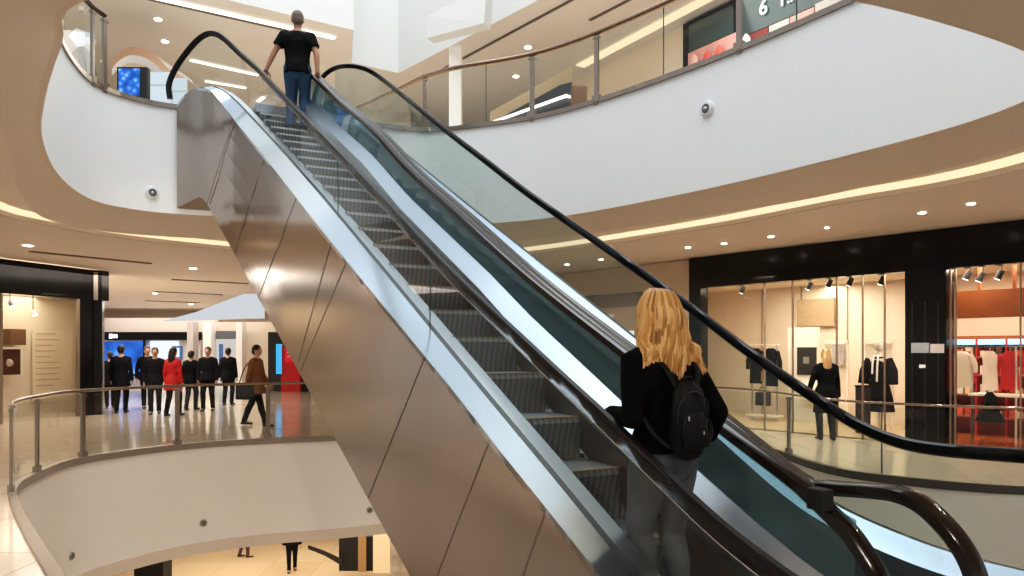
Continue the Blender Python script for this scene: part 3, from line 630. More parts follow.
# dress form mannequin
def mannequin(px, label):
    b = Lz(px, 0, 1.3); t = thing('mannequin', label, 'mannequin', b)
    t.rotation_euler = (0, 0, LA+math.pi)
    m = MB(); m.loft([(0, 0, .85), (0, 0, 1.05), (0, 0, 1.25), (0, 0, 1.42), (0, 0, 1.48)], [(.15, .11), (.13, .10), (.17, .12), (.19, .10), (.06, .06)], mat('form_pale', (.6, .55, .48), .5), 16); m.loft([(0, 0, 1.48), (0, 0, 1.56)], [.05, .045], mat('form_pale', (.6, .55, .48), .5)); m.ball((0, 0, 1.67), (.075, .09, .11), mat('form_pale', (.6, .55, .48), .5)); obj('body', m, t, True, local=True)
    m = MB(); m.loft([(0, 0, .42), (0, 0, .7), (0, 0, 1.0), (0, 0, 1.15), (0, 0, 1.3), (0, 0, 1.47)], [(.29, .22), (.25, .18), (.17, .13), (.16, .12), (.20, .14), (.12, .08)], tee, 20, flat=True)
    for s in (-1, 1): m.loft([(s*.17, 0, 1.42), (s*.26, .02, 1.2), (s*.28, .05, .95)], [.085, .10, .10], tee, 12, flat=True)
    obj('dress', m, t, True, local=True)
    m = MB(); m.loft([(-.05, .14, 1.5), (-.05, .17, 1.3), (-.04, .17, 1.0)], [(.02, .01)]*3, mat('scarf_white', (.85, .82, .78), .7), 8); m.loft([(.03, .14, 1.5), (.04, .17, 1.35), (.05, .17, 1.15)], [(.02, .01)]*3, mat('scarf_white', (.85, .82, .78), .7), 8); obj('scarf', m, t, True, local=True)
    m = MB(); m.loft([(0, 0, .02), (0, 0, .45)], [.02, .02], alum, 10); m.disc((0, 0, 0), (0, 0, 1), .16, .15, .025, alum); obj('stand', m, t, True, local=True)
mannequin(879, 'mannequin in a long black dress with a white scarf in the shop window')
# clothes rail with garments at left of the shop
t = thing('clothes_rack', 'metal clothes rail near the left end of the shop', 'clothes rack', Lz(764, 0, 1.8))
zr = 1.72
for x in (752, 777):
    m = MB(); m.bar(Lz(x, 0, 1.8), Lz(x, zr, 1.8), .03, .03, alum); obj('post', m, t)
m = MB(); m.bar(Lz(750, zr, 1.8), Lz(779, zr, 1.8), .05, .03, mat('display_white', (.88, .82, .72), .5)); obj('rail', m, t)
m = MB(); m.bar(Lz(750, .12, 1.8), Lz(779, .12, 1.8), .35, .04, mat('display_white', (.88, .82, .72), .5)); obj('shelf', m, t)
def garment(px, ztop, length, wtop, wbot, mt, k, label, group, sleeves=True, thick=.05, turn=0.):
    b = Lz(px, ztop, k); t = thing('hanging_garment', label, 'clothes', b, LA+turn, group)
    m = MB(); m.loft([(0, 0, -.05), (0, 0, -.12), (0, 0, -length*.45), (0, 0, -length)], [(wtop*.45, thick*.6), (wtop, thick), (wtop*.92, thick), (wbot, thick*1.2)], mt, 16, flat=True, side=(1, 0, 0)); obj('cloth', m, t, True, local=True)
    if sleeves:
        for s in (-1, 1):
            m = MB(); m.loft([(s*wtop*.9, 0, -.12), (s*(wtop+.05), 0, -length*.4), (s*(wtop+.06), .01, -length*.62)], [.05, .05, .042], mt, 10, flat=True); obj('sleeve', m, t, True, local=True)
    m = MB(); m.loft([(0, 0, -.06), (0, 0, .02), (.02, 0, .05), (.04, 0, .03)], [.006]*4, alum, 6); obj('hanger', m, t, True, local=True)
    return t
zt = zr-.03
garment(756, zt, .85, .16, .17, tee, 1.8, 'black jacket at the left end of the clothes rail', 'clothes on the rail')
garment(764, zt, .80, .13, .15, mat('ochre_cloth', (.32, .20, .08), .8), 1.83, 'ochre top between the black clothes on the rail', 'clothes on the rail', False)
garment(771, zt, .9, .17, .18, tee, 1.8, 'black coat at the right end of the clothes rail', 'clothes on the rail')
o = thing('handbag', 'black handbag standing on the shelf under the clothes rail', 'bag', Lz(763, .62, 1.75), LA)
m = MB(); m.box((0, 0, -.12), (.34, .14, .3), black_matt, bev=.03); obj('body', m, o, True, local=True)
m = MB(); m.loft([(-.09, 0, .02), (-.07, 0, .14), (.07, 0, .14), (.09, 0, .02)], [.01]*4, black_matt, 8); obj('handle', m, o, True, local=True)
t = thing('display_plinth', 'black box plinth between the shopper and the mannequin', 'plinth', Lz(863, 0, .9), LA)
m = MB(); m.box((0, 0, .45), (.2, .2, .9), black_matt, bev=.01); obj('body', m, t, local=True)
m = MB(); m.box((0, 0, .915), (.22, .22, .03), black_gloss, bev=.005); obj('top', m, t, local=True)
# track spots
for i, (x, z) in enumerate(((811, 2.86), (831, 2.88), (852, 2.88), (884, 2.86), (744, 2.88), (970, 2.85), (983, 2.80), (1002, 2.82))):
    c = Lz(x, z+.1, .8); lab = ['black spotlight on the shop ceiling above the white display frame', 'second black spotlight from the left, above the shopper', 'third black spotlight, left of the mannequin', 'black spotlight above the dressed mannequin', 'small spotlight at the left end of the shop ceiling', 'bright twin spotlight, left one, above the pale coat', 'bright twin spotlight, right one, above the pale coat', 'black spotlight at the right end of the shop ceiling'][i]
    t = thing('track_spotlight', lab, 'light', c, group='spotlights on the shop ceiling')
    d = Vector((-.3, .3, -.9)).normalized(); m = MB(); m.loft([c, c+d*.16], [.045, .055], black_matt, 12, flat=True); m.bar(c, c+Vector((0, 0, .22)), .015, .015, black_matt); obj('housing', m, t, True)
    m = MB(); m.disc(c+d*.158, d, .045, .045, .006, down_e); obj('lens', m, t)
# right part: wooden bulkhead, shelves, coats
t = thing('wooden_bulkhead', 'red brown wooden board hung under the shop ceiling at the right', 'panel', Lz(990, 2.6, 1.0))
m = MB(); panel(m, 956, 1150, 2.15, 2.62, 1.0, .1, wood_red); obj('board', m, t)
for x in (979, 1014):
    m = MB(); panel(m, x-1.5, x+1.5, 2.6, 3.1, 1.02, .05, wood_red); obj('hanger', m, t)
t = thing('wall_shelving', 'tall red lit shelving full of goods behind the pale coats', 'shelf', Lz(990, 0, 2.4))
m = MB(); panel(m, 940, 1150, 0, 1.86, 2.5, .05, mat('red_back', (.36, .04, .03), .5)); obj('back_panel', m, t)
m = MB(); panel(m, 940, 1150, 1.70, 1.80, 2.2, .05, emi('blue_strip', (.45, .72, 1.), 2.2)); obj('light_strip', m, t)
m = MB(); panel(m, 940, 1150, 1.80, 1.86, 2.15, .4, wood_red); obj('top', m, t)
for z in (.35, .75, 1.12, 1.45):
    m = MB(); panel(m, 940, 1150, z, z+.03, 2.15, .35, wood_red); obj('shelf', m, t)
for x in (946, 976, 1006):
    m = MB(); panel(m, x-.7, x+.7, 0, 1.8, 2.15, .35, mat('red_gloss', (.5, .03, .03), .3)); obj('divider', m, t)
goods = [mat('goods_%d' % i, c, .6) for i, c in enumerate(((.5, .06, .04), (.7, .55, .4), (.10, .04, .03), (.6, .12, .06), (.75, .7, .62)))]
gn = ['red', 'tan', 'dark brown', 'orange red', 'pale']; shelfn = {.38: 'lowest', .78: 'second', 1.15: 'third', 1.48: 'top'}
for z in (.38, .78, 1.15, 1.48):
    for j, x in enumerate((952, 960, 968, 983, 991, 999, 1012, 1020)):
        k = random.randrange(5); h = random.uniform(.10, .20); m = MB(); panel(m, x-3, x+2.6, z, z+h, 2.2, .22, goods[k])
        pl = ['at the left end', 'second from left', 'third from left', 'fourth from left', 'fifth from left', 'sixth from left', 'seventh from left', 'at the right end'][j]
        o = obj('folded_garment', m); tag(o, '%s folded garment %s of the %s red shelf' % (gn[k], pl, shelfn[z]), 'clothes', 'goods on the red shelves')
pale = mat('pale_coat', (.82, .72, .58), .8)
t = thing('clothes_rack', 'thin metal rail carrying the pale coats', 'clothes rack', Lz(990, 0, 1.2))
m = MB(); m.bar(Lz(945, 1.66, 1.2), Lz(1075, 1.66, 1.2), .025, .025, alum); obj('rail', m, t)
for x in (972, 1016, 1074):
    m = MB(); m.bar(Lz(x, 0, 1.2), Lz(x, 1.66, 1.2), .025, .025, alum); obj('post', m, t)
garment(962, 1.63, .68, .15, .17, pale, 1.2, 'cream coat at the left end of the thin rail', 'pale coats on the right rail')
garment(990, 1.63, .72, .12, .13, mat('pink_coat', (.85, .70, .60), .8), 1.2, 'slim pinkish cream dress hanging right of the cream coat', 'pale coats on the right rail', False)
garment(966, 1.63, .62, .13, .15, mat('red_top', (.45, .05, .04), .8), 1.26, 'red top tucked behind the cream coat', 'pale coats on the right rail', False)
garment(1010, 1.63, .7, .14, .15, red_m, 1.25, 'red garment hanging beside the thin rail post', 'pale coats on the right rail')
garment(990, .95, .55, .09, .24, tee, .8, 'black flared skirt on the low stand at the right', 'low hung clothes', False)
t = thing('display_table', 'low pale display table under the coats', 'table', Lz(1000, 0, 1.0))
m = MB(); panel(m, 968, 1060, .82, .86, .85, .5, mat('display_white', (.88, .82, .72), .5)); obj('tabletop', m, t)
for x in (972, 1056):
    m = MB(); panel(m, x-1, x+1, 0, .82, .9, .05, alum); obj('leg', m, t)
m = MB(); a, b, c, d = Lz(948, .012, .05), Lz(1140, .012, .05), Lz(1100, .012, K), Lz(948, .012, K); m.prism([a, b, c, d], (0, 0, .01), red_floor)
struct('floor', m, 'red orange floor of the right shop bay', 'floor')
m = MB(); a, b, c, d = Lz(702, .012, .05), Lz(903, .012, .05), Lz(903, .012, K), Lz(702, .012, K); m.prism([a, b, c, d], (0, 0, .01), mat('shop_floor', (.62, .46, .30), .2))
struct('floor', m, 'tan floor of the left shop bay', 'floor')

# dark shop on the far wall seen through the glass
t = thing('shop_front', 'dim brown shop opening seen through the escalator glass', 'storefront', Lz(600, 0, 0))
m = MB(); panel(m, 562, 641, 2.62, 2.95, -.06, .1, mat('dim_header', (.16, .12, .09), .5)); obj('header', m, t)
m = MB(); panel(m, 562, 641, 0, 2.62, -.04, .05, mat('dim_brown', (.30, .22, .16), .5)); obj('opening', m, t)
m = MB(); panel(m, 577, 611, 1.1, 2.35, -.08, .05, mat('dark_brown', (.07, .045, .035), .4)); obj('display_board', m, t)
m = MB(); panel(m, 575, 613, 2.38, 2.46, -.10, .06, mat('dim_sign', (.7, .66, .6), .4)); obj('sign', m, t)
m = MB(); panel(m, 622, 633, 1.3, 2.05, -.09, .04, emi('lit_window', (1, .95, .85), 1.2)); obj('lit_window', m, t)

# ------------------------------------------------------------------ LEFT SHOP
S0, S1 = Vector((-11.9, 13.2, 0)), Vector((-10.35, 18.7, 0)); Sd = (S1-S0).normalized()
def S(px, z, k=0.):
    p = onl(px, HY, S0, Sd, k); return Vector((p.x, p.y, z))
NS = Vector((-Sd.y, Sd.x, 0))
def spanel(m, x0, x1, z0, z1, k, depth, mt):
    a, b = S(x0, z0, k), S(x1, z0, k); up = Vector((0, 0, z1-z0)); m.prism([a, b, b+up, a+up], NS*depth, mt); return m
t = thing('shop_front', 'black shop front with rounded corner beside the left walkway', 'storefront', S(60, 0))
m = MB(); P = [S(-60, 2.83, 0), S(0, 2.83), S(60, 2.83), S(86, 2.83), S(94, 2.83)+Vector((.02, -.04, 0)), S(94, 2.83)+Vector((.19, .0, 0)), S(94, 2.83)+Vector((.21, .3, 0))]
m.strip(P, [p+Vector((0, 0, ZB-2.83)) for p in P], black_gloss); m.strip(P, [p-Vector((.5, -.05, 0)) for p in P], black_gloss); obj('header', m, t, True)
m = MB(); a = S(81, 0); b = S(97, 0)
yc_ = S(94, 0).y; gp = lambda x, dy, z: Vector(((x-HX)/F*(yc_+dy), yc_+dy, z)); P = [S(80, 0), S(88, 0), S(94, 0), gp(102, .05, 0), gp(104.5, .3, 0), gp(104, 1.3, 0)]
m.strip(P, [p+Vector((0, 0, ZB)) for p in P], black_gloss); obj('column', m, t, True)
m = MB(); m.prism([P[2]+Vector((.0, -.03, 2.83)), P[2]+Vector((.10, .0, 2.83)), P[2]+Vector((.10, .0, ZB-.05)), P[2]+Vector((0, -.03, ZB-.05))], (.01, -.02, 0), post_m); obj('edge_strip', m, t)
m = MB(); spanel(m, 77.5, 80, 0, 2.83, -.02, .06, mat('mullion', (.34, .27, .20), .3, .6)); obj('mullion', m, t)
m = MB(); spanel(m, 1.5, 3, 0, 2.83, -.02, .06, mat('mullion', (.34, .27, .20), .3, .6)); obj('mullion', m, t)
m = MB(); a, b = S(-60, .02), S(80, .02); m.quad(a, b, b+Vector((0, 0, 2.8)), a+Vector((0, 0, 2.8)), glass_shop); obj('pane', m, t)
m = MB(); a, b = S(-70, 0, 1.6), S(98, 0, 1.6); up = Vector((0, 0, 3.0)); m.quad(a, b, b+up, a+up, cream_lit); a2, b2 = S(-70, 3.0, .05), S(98, 3.0, .05); m.quad(a2, b2, b+up, a+up, cream)
c, d = S(97, 0, .1), S(97, 3.0, .1); m.quad(b, c, d, b+up, cream)
struct('wall_left', m, 'cream inner wall of the left shop', 'wall')
area('left_shop_lamps', S(40, 2.9, .8), 1.6, 42, (1, .84, .64))
t = thing('framed_poster', 'dark brown framed picture at the left edge of the photo', 'picture', S(8, 1.2, 1.2))
m = MB(); spanel(m, -14, 23, .98, 1.66, 1.2, .05, mat('picture_frame', (.85, .78, .66), .5)); obj('frame', m, t)
m = MB(); spanel(m, -11, 20.5, 1.02, 1.62, 1.17, .03, mat('dark_print', (.09, .035, .025), .3, noise=.6, nscale=4)); obj('print', m, t)
m = MB(); c = S(9, 1.30, 1.15); m.ball(c, (.10, .05, .09), mat('print_pale', (.65, .55, .48), .5)); obj('print_detail', m, t, True)
o = obj('display_box', spanel(MB(), 11, 26, 1.72, 2.1, 1.25, .25, mat('brown_box', (.20, .11, .055), .6))); tag(o, 'brown box on the ledge above the framed picture', 'box')
t = thing('text_panel', 'cream panel with faint lines of lettering in the left shop', 'sign', S(52, 1.4, 1.5))
m = MB(); spanel(m, 33, 72, .3, 2.1, 1.53, .03, mat('text_panel', (.82, .74, .6), .6)); obj('board', m, t)
m = MB()
for i in range(10):
    z = 2.0-i*.145; spanel(m, 36, 36+random.uniform(14, 27), z, z+.022, 1.52, .01, mat('faint_text', (.55, .44, .32), .7))
obj('lettering', m, t)
for i, (x, z, l) in enumerate(((10, 2.72, 'left of the two small lamps in the left shop'), (33, 2.55, 'right of the two small lamps in the left shop'), )):
    c = S(x, z, .8); t = thing('spot_lamp', l, 'light', c, group='lamps in the left shop')
    m = MB(); m.loft([c, c+Vector((.05, 0, -.12))], [.04, .06], mat('lamp_white', (.8, .8, .78), .4), 12, flat=True); m.bar(c, c+Vector((0, 0, .4)), .014, .014, black_matt); obj('housing', m, t, True)
    m = MB(); m.disc(c+Vector((.05, 0, -.119)), (.3, 0, -1), .05, .05, .006, down_e); obj('lens', m, t)

# ------------------------------------------------------------------ FAR HALL (left)
YB = 36.0
def fp(m, x0, x1, y0, y1, Y, mt, d=.15):
    a, b = at(x0, y1, Y), at(x1, y1, Y); up = Vector((0, 0, (y1-y0)/F*Y)); m.prism([a, b, b+up, a+up], (0, d, 0), mt); return m
m = MB(); fp(m, 60, 420, 300, 390, YB+2, mat('far_wall', (.55, .45, .36), .6)); struct('wall_far', m, 'far wall of the left hall', 'wall')
m = MB(); fp(m, 96, 215, 318, 334, YB-.5, beige, .4); fp(m, 215, 300, 322, 331, YB-1, cream, .3); struct('trim_8', m, 'beige bulkhead above the far shops', 'trim')
m = MB(); P = [at(164, 319.5, 30), at(206, 311, 26), at(236, 300, 24), at(262, 289, 22.5)]
# white wedge: underside opening with a white upstand; daylight put in as glow
m.prism([at(163, 321, 27), at(262, 318, 27), at(262, 288, 27), at(246, 293, 27), at(196, 312, 27)], (0, .3, 0), emi('daylight_glow_white', (.80, .84, .88), .85))
o = struct('wall_hall', m, 'white fascia of the next atrium beyond the left hall, daylight put in as glow', 'wall')
t = thing('shop_front', 'far shop with glowing blue screen under a black sign band', 'storefront', at(150, 384, YB))
m = MB(); fp(m, 104, 201, 332, 340, YB-.6, black_gloss); obj('sign_band', m, t)
m = MB(); fp(m, 109, 112, 333.8, 338.5, YB-.65, emi('sign_glow', (.9, .95, 1), 2.), .04); fp(m, 113, 117, 334.2, 338, YB-.65, emi('sign_glow', (.9, .95, 1), 2.), .04); obj('sign_letters', m, t)
m = MB(); fp(m, 103, 200, 340, 384, YB-.2, mat('shop_white', (.75, .74, .75), .5)); obj('interior', m, t)
m = MB(); fp(m, 150, 178, 341, 366, YB-.3, emi('bright_white', (.9, .95, 1.), 1.1)); obj('light_wall', m, t)
m = MB(); fp(m, 172, 181, 346, 360, YB-.4, mat('sign_blue', (.08, .2, .5), .4)); fp(m, 174, 179, 348, 357, YB-.45, emi('bright_white', (.9, .95, 1.), 1.1), .05); obj('logo_panel', m, t)
# big blue screen: procedural picture
scr = bpy.data.materials.new('blue_screen'); scr.use_nodes = True; nt = scr.node_tree; nt.nodes.clear()
tcn = nt.nodes.new('ShaderNodeTexCoord'); vo = nt.nodes.new('ShaderNodeTexVoronoi'); vo.inputs['Scale'].default_value = 1.6; cr = nt.nodes.new('ShaderNodeValToRGB')
cr.color_ramp.elements[0].color = (.35, .6, 1, 1); cr.color_ramp.elements[1].color = (.02, .06, .28, 1); k_ = cr.color_ramp.elements.new(.4); k_.color = (.05, .20, .70, 1)
em = nt.nodes.new('ShaderNodeEmission'); em.inputs[1].default_value = 1.3; on = nt.nodes.new('ShaderNodeOutputMaterial')
nt.links.new(tcn.outputs['Object'], vo.inputs[0]); nt.links.new(vo.outputs['Distance'], cr.inputs[0]); nt.links.new(cr.outputs[0], em.inputs[0]); nt.links.new(em.outputs[0], on.inputs[0])
t = thing('display_screen', 'large glowing blue screen in the far left shop', 'screen', at(124, 384, YB-1))
m = MB(); fp(m, 104, 143, 341.5, 374, YB-1, scr, .1); obj('picture', m, t)
m = MB(); fp(m, 103, 144, 374, 376, YB-1.02, black_gloss, .12); fp(m, 143, 145, 340, 384, YB-1.02, black_gloss, .12); obj('bezel', m, t)
for i, (x0, x1, l) in enumerate(((203, 211, 'pale square column left of the narrow far shop'), (236, 242, 'pale column right of the narrow far shop'), (187, 193, 'slim grey column behind the person in black'))):
    o = obj('hall_column', fp(MB(), x0, x1, 322, 385, YB-2, white_warm if i < 2 else mat('col_grey', (.5, .46, .44), .5), .6)); tag(o, l, 'column', 'columns of the left hall')
t = thing('shop_front', 'narrow bright far shop under a dark sign, behind the walkers', 'storefront', at(225, 384, YB-1.5))
m = MB(); fp(m, 216, 236, 331, 339, YB-1.6, mat('dark_sign', (.12, .13, .15), .4)); obj('sign', m, t)
m = MB(); fp(m, 216, 236, 339, 384, YB-1.2, emi('shop_glow', (.85, .80, .75), .8)); obj('window', m, t)
m = MB(); fp(m, 219, 222, 344, 372, YB-1.4, mat('sign_blue', (.08, .2, .5), .4)); obj('banner', m, t)
m = MB(); fp(m, 242, 300, 331, 384, YB-1.1, cream); obj('side_wall', m, t)
t = thing('vending_machine', 'red vending machine with a blue light strip in a black bay', 'vending machine', at(288, 384, 29))
m = MB(); fp(m, 268, 310, 332, 391.4, 29.4, black_matt); obj('bay', m, t)
m = MB(); fp(m, 281, 300, 345, 391.9, 29, red_m, .3); obj('body', m, t)
m = MB(); fp(m, 276, 281, 344, 374, 28.9, emi('cyan_strip', (.1, .45, .85), 1.2), .2); obj('light_strip', m, t)
m = MB(); fp(m, 285, 296, 349, 362, 28.95, emi('red_glow', (.9, .05, .06), .7), .04); fp(m, 287, 294, 352, 353.2, 28.93, shoe_w, .02); fp(m, 287, 294, 356, 357.2, 28.93, shoe_w, .02); obj('front_panel', m, t)

# ------------------------------------------------------------------ UPPER FLOOR contents
t = thing('display_screen', 'blue advertising screen on the upper floor behind the corner glass', 'screen', at(133, 105, 14))
m = MB(); fp(m, 117, 147, 67, 112, 14, black_matt, .12); obj('housing', m, t)
scr2 = scr.copy(); scr2.name = 'blue_speckle_screen'; scr2.node_tree.nodes['Voronoi Texture'].inputs['Scale'].default_value = 9
m = MB(); fp(m, 118.5, 139, 68.5, 95, 13.97, scr2, .03); obj('picture', m, t)
for i, (x0, x1, y0, y1, l) in enumerate(((148, 170, 72, 112, 'bright window right of the blue upper screen'), (170.5, 186, 78, 112, 'bright window behind the top curve of the handrail'))):
    t = thing('shop_window', l, 'window', at(x0, y1, 15), group='bright windows on the upper floor')
    m = MB(); fp(m, x0, x1, y0, y1, 15, emi('day_window', (.72, .84, .92), 1.0), .06); obj('pane', m, t)
    m = MB(); fp(m, x0, x0+1.2, y0, y1, 14.95, mat('window_frame', (.6, .62, .64), .4), .05); fp(m, x0, x1, y0+12, y0+13.2, 14.95, mat('window_frame', (.6, .62, .64), .4), .05); obj('frame', m, t)
t = thing('ceiling_arch', 'curved beige and white canopy above the blue upper screen', 'canopy', at(140, 70, 15.2))
arc = [(112, 62), (118, 54), (130, 47), (145, 49), (158, 57), (168, 68), (186, 78)]
A1 = smooth([at(x, y, 15.4) for x, y in arc], 5); A2 = smooth([at(x, y+7+i*.6, 15.4) for i, (x, y) in enumerate(arc)], 5)
m = MB(); m.strip(A1, A2, mat('canopy_orange', (.62, .40, .26), .5)); m.strip(A1, [p+Vector((0, 1.5, .1)) for p in A1], beige); obj('rim', m, t, True)
A3 = smooth([at(x, y+14+i, 15.5) for i, (x, y) in enumerate(arc)], 5); m = MB(); m.strip(A2, A3, mat('canopy_white', (.8, .8, .82), .4)); obj('inner_face', m, t, True)
t = thing('reception_counter', 'dark slanted counter behind the top left corner glass', 'counter', at(80, 70, 12))
m = MB(); m.prism([at(60, 66, 12.2), at(77, 47, 12.2), at(84, 46, 12.2), at(94, 131, 12.2), at(60, 131, 12.2)], (-.1, .5, 0), mat('dark_counter', (.06, .055, .05), .4)); obj('body', m, t)
m = MB(); m.prism([at(68, 36, 12.6), at(76, 28, 12.6), at(92, 34, 12.6), at(90, 44, 12.6), at(78, 47, 12.6)], (-.1, .3, 0), mat('counter_panel', (.7, .74, .78), .4)); obj('back_panel', m, t)
# upper right shop
def UW(px, py, k=0.): return onl(px, py, LU0, LUd, k)
NU = Vector((.84, .54, 0)).normalized()
def upan(m, x0, x1, yt0, yb0, k, d, mt, z0=None, z1=None):
    a = UW(x0, yt0, k); b = UW(x1, yt0, k); za = a.z if z1 is None else z1; zb = UW(x0, yb0, k).z if z0 is None else z0
    P = [Vector((a.x, a.y, zb)), Vector((b.x, b.y, zb)), Vector((b.x, b.y, za)), Vector((a.x, a.y, za))]; m.prism(P, NU*d, mt); return m
t = thing('shop_front', 'dark upper shop with white sign lettering behind the top right glass', 'storefront', UW(760, -20))
m = MB(); upan(m, 683, 900, 24, 66, -.12, .1, black_gloss, 5.2, 8.62); obj('frame', m, t)
m = MB(); upan(m, 689, 733, 30, 66, -.15, .05, mat('dark_glass', (.05, .08, .08), .15), 7.95, 8.52); upan(m, 741, 880, 30, 66, -.15, .05, mat('dark_glass', (.05, .08, .08), .15), 7.78, 8.55); obj('sign_panel', m, t)
m = MB(); upan(m, 688, 737, 50, 66, -.16, .05, mat('pink_display', (.70, .36, .33), .5, noise=.4, nscale=3), 5.2, 7.93); upan(m, 741, 768, 50, 66, -.16, .05, mat('wine_display', (.24, .03, .03), .5), 5.2, 7.76); upan(m, 769, 789, 50, 66, -.16, .05, mat('grey_display', (.6, .55, .53), .5), 5.2, 7.76); upan(m, 790, 814, 50, 66, -.16, .05, mat('pink_display', (.70, .36, .33), .5), 5.2, 7.76); upan(m, 815, 880, 50, 66, -.16, .05, mat('grey_display', (.6, .55, .53), .5), 5.2, 7.8); obj('window_display', m, t)
m = MB(); lw = mat('sign_letter', (.85, .88, .9), .4, emit=(.8, .85, .9), es=.6)
def text_mesh(mb, body, origin, xdir, size, mt):
    cu = bpy.data.curves.new('t', 'FONT'); cu.body = body; cu.size = size; cu.extrude = .01
    o = bpy.data.objects.new('t', cu); COL.objects.link(o); dg = bpy.context.evaluated_depsgraph_get(); dg.update()
    me = bpy.data.meshes.new_from_object(o.evaluated_get(dg)); x = Vector(xdir).normalized(); z = Vector((0, 0, 1)); y = x.cross(z)
    mb.add([Vector(origin)+x*v.co.x+z*v.co.y+y*v.co.z for v in me.vertices], [list(p.vertices) for p in me.polygons], mt)
    bpy.data.objects.remove(o); bpy.data.curves.remove(cu)
for x, ch, sz in ((759, '6', .40), (780, 'f', .40), (787, '..', .30), (797, '6', .38), (812, 'o', .38)):
    a = UW(x, 10, -.19); text_mesh(m, ch, (a.x, a.y, 8.02), LUd, sz, lw)
obj('lettering', m, t)
for i, (x, w_, h_, c_, l) in enumerate(((694, 3, .35, (.75, .45, .40), 'rose garment at the left of the upper window'), (707, 4, .3, (.65, .12, .10), 'red garment in the upper window'), (719, 4, .3, (.7, .16, .13), 'red garment beside the steel post in the upper window'), (746, 4, .45, (.85, .82, .8), 'white garment right of the steel post in the upper window'))):
    a = UW(x, 40, -.22); tt = thing('displayed_garment', l, 'clothes', (a.x, a.y, 7.28 if x < 740 else 7.12), LA, 'garments in the upper window'); mt = mat('ug_%d' % i, c_, .8)
    m = MB(); m.loft([(0, 0, h_+.2), (0, 0, h_+.1), (0, 0, 0), (0, 0, -.4)], [(.03, .02), (.10, .03), (.09, .03), (.11, .03)], mt, 12, flat=True, side=(1, 0, 0)); obj('cloth', m, tt, True, local=True)
# items behind the upper glass
o = obj('wall_panel', upan(MB(), 605, 632, 60, 120, -.1, .1, mat('tan_panel', (.62, .48, .33), .6), 5.2, 7.4)); tag(o, 'tan panel on the upper wall between two railing posts', 'wall panel')
o = obj('wall_panel', upan(MB(), 633, 639, 50, 120, -.14, .1, mat('dark_red_panel', (.14, .06, .05), .5), 5.2, 7.55)); tag(o, 'narrow dark reddish panel right of the tan panel', 'wall panel')
t = thing('escalator', 'distant escalator side with a white light line behind the upper glass', 'escalator', at(540, 110, 17))
m = MB(); m.prism([at(490, 124, 17), at(572, 100, 16), at(572, 66, 16), at(490, 112, 17)], (0, .3, 0), mat('tan_flank', (.50, .38, .24), .5)); obj('flank', m, t)
m = MB(); m.prism([at(493, 122, 16.8), at(572, 118, 15.8), at(572, 82, 15.8), at(560, 85, 15.9)], (0, .1, 0), mat('dark_flank', (.05, .05, .06), .3)); obj('glass_side', m, t)
m = MB(); m.prism([at(492, 121, 16.7), at(566, 94, 15.7), at(572, 96, 15.7), at(572, 98, 15.7), at(566, 97, 15.7), at(493, 123, 16.7)], (0, .04, 0), light_white); obj('light_line', m, t)
o = obj('hall_column', fp(MB(), 449, 461, 46, 132, 16.5, white_warm, .5)); tag(o, 'slim pale column behind the upper glass railing', 'column')
t = thing('armchair', 'small brown chair back behind the upper glass', 'chair', at(578, 110, 14.5))
m = MB(); m.box(at(579, 100, 14.5), (.30, .3, .5), mat('brown_seat', (.16, .08, .04), .6), bev=.05); obj('backrest', m, t, True)
m = MB(); m.box(at(579, 116, 14.4), (.34, .4, .2), mat('brown_seat', (.16, .08, .04), .6), bev=.04); obj('seat', m, t, True)
# white bulkhead box hanging by the third level fascia
m = MB(); A = [at(427, 38, 16.6), at(484, 23, 15.4), at(487, -14, 15.4), at(427, 16, 16.6)]; m.prism(A, (.12, .3, 0), MATS['white_high'])
struct('trim_9', m, 'white box bulkhead hanging on the third level fascia', 'trim')

# ------------------------------------------------------------------ LOWER FLOOR contents
t = thing('shop_front', 'dark doored shop on the lowest floor by the steel cladding', 'storefront', at(370, 575, 22))
m = MB(); fp(m, 339, 362, 537, 571, 22.2, black_matt, .3); obj('door', m, t)
m = MB(); fp(m, 366, 373, 537, 571, 22.2, black_matt, .3); obj('door', m, t)
m = MB(); fp(m, 358, 366, 530, 572, 22.1, mat('tan_pier', (.45, .30, .16), .5), .3); obj('pier', m, t)
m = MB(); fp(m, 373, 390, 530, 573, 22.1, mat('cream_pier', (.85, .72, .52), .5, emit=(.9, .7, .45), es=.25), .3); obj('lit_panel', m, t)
m = MB(); fp(m, 390, 420, 530, 575, 22, mat('patterned_panel', (.55, .5, .45), .5, noise=.8, nscale=3), .3); obj('patterned_panel', m, t)
o = obj('low_bench', fp(MB(), 134, 163, 560, 590, 19, black_matt, .5)); tag(o, 'black block bench on the lowest floor', 'bench')
o = obj('low_bench', MB().strip(smooth([at(308, 545, 23), at(325, 551, 22.4), at(342, 559, 22)], 5), smooth([at(308, 549, 23), at(325, 556, 22.4), at(342, 566, 22)], 5), black_matt)); tag(o, 'dark curved kerb leading to the lowest floor shop', 'kerb')

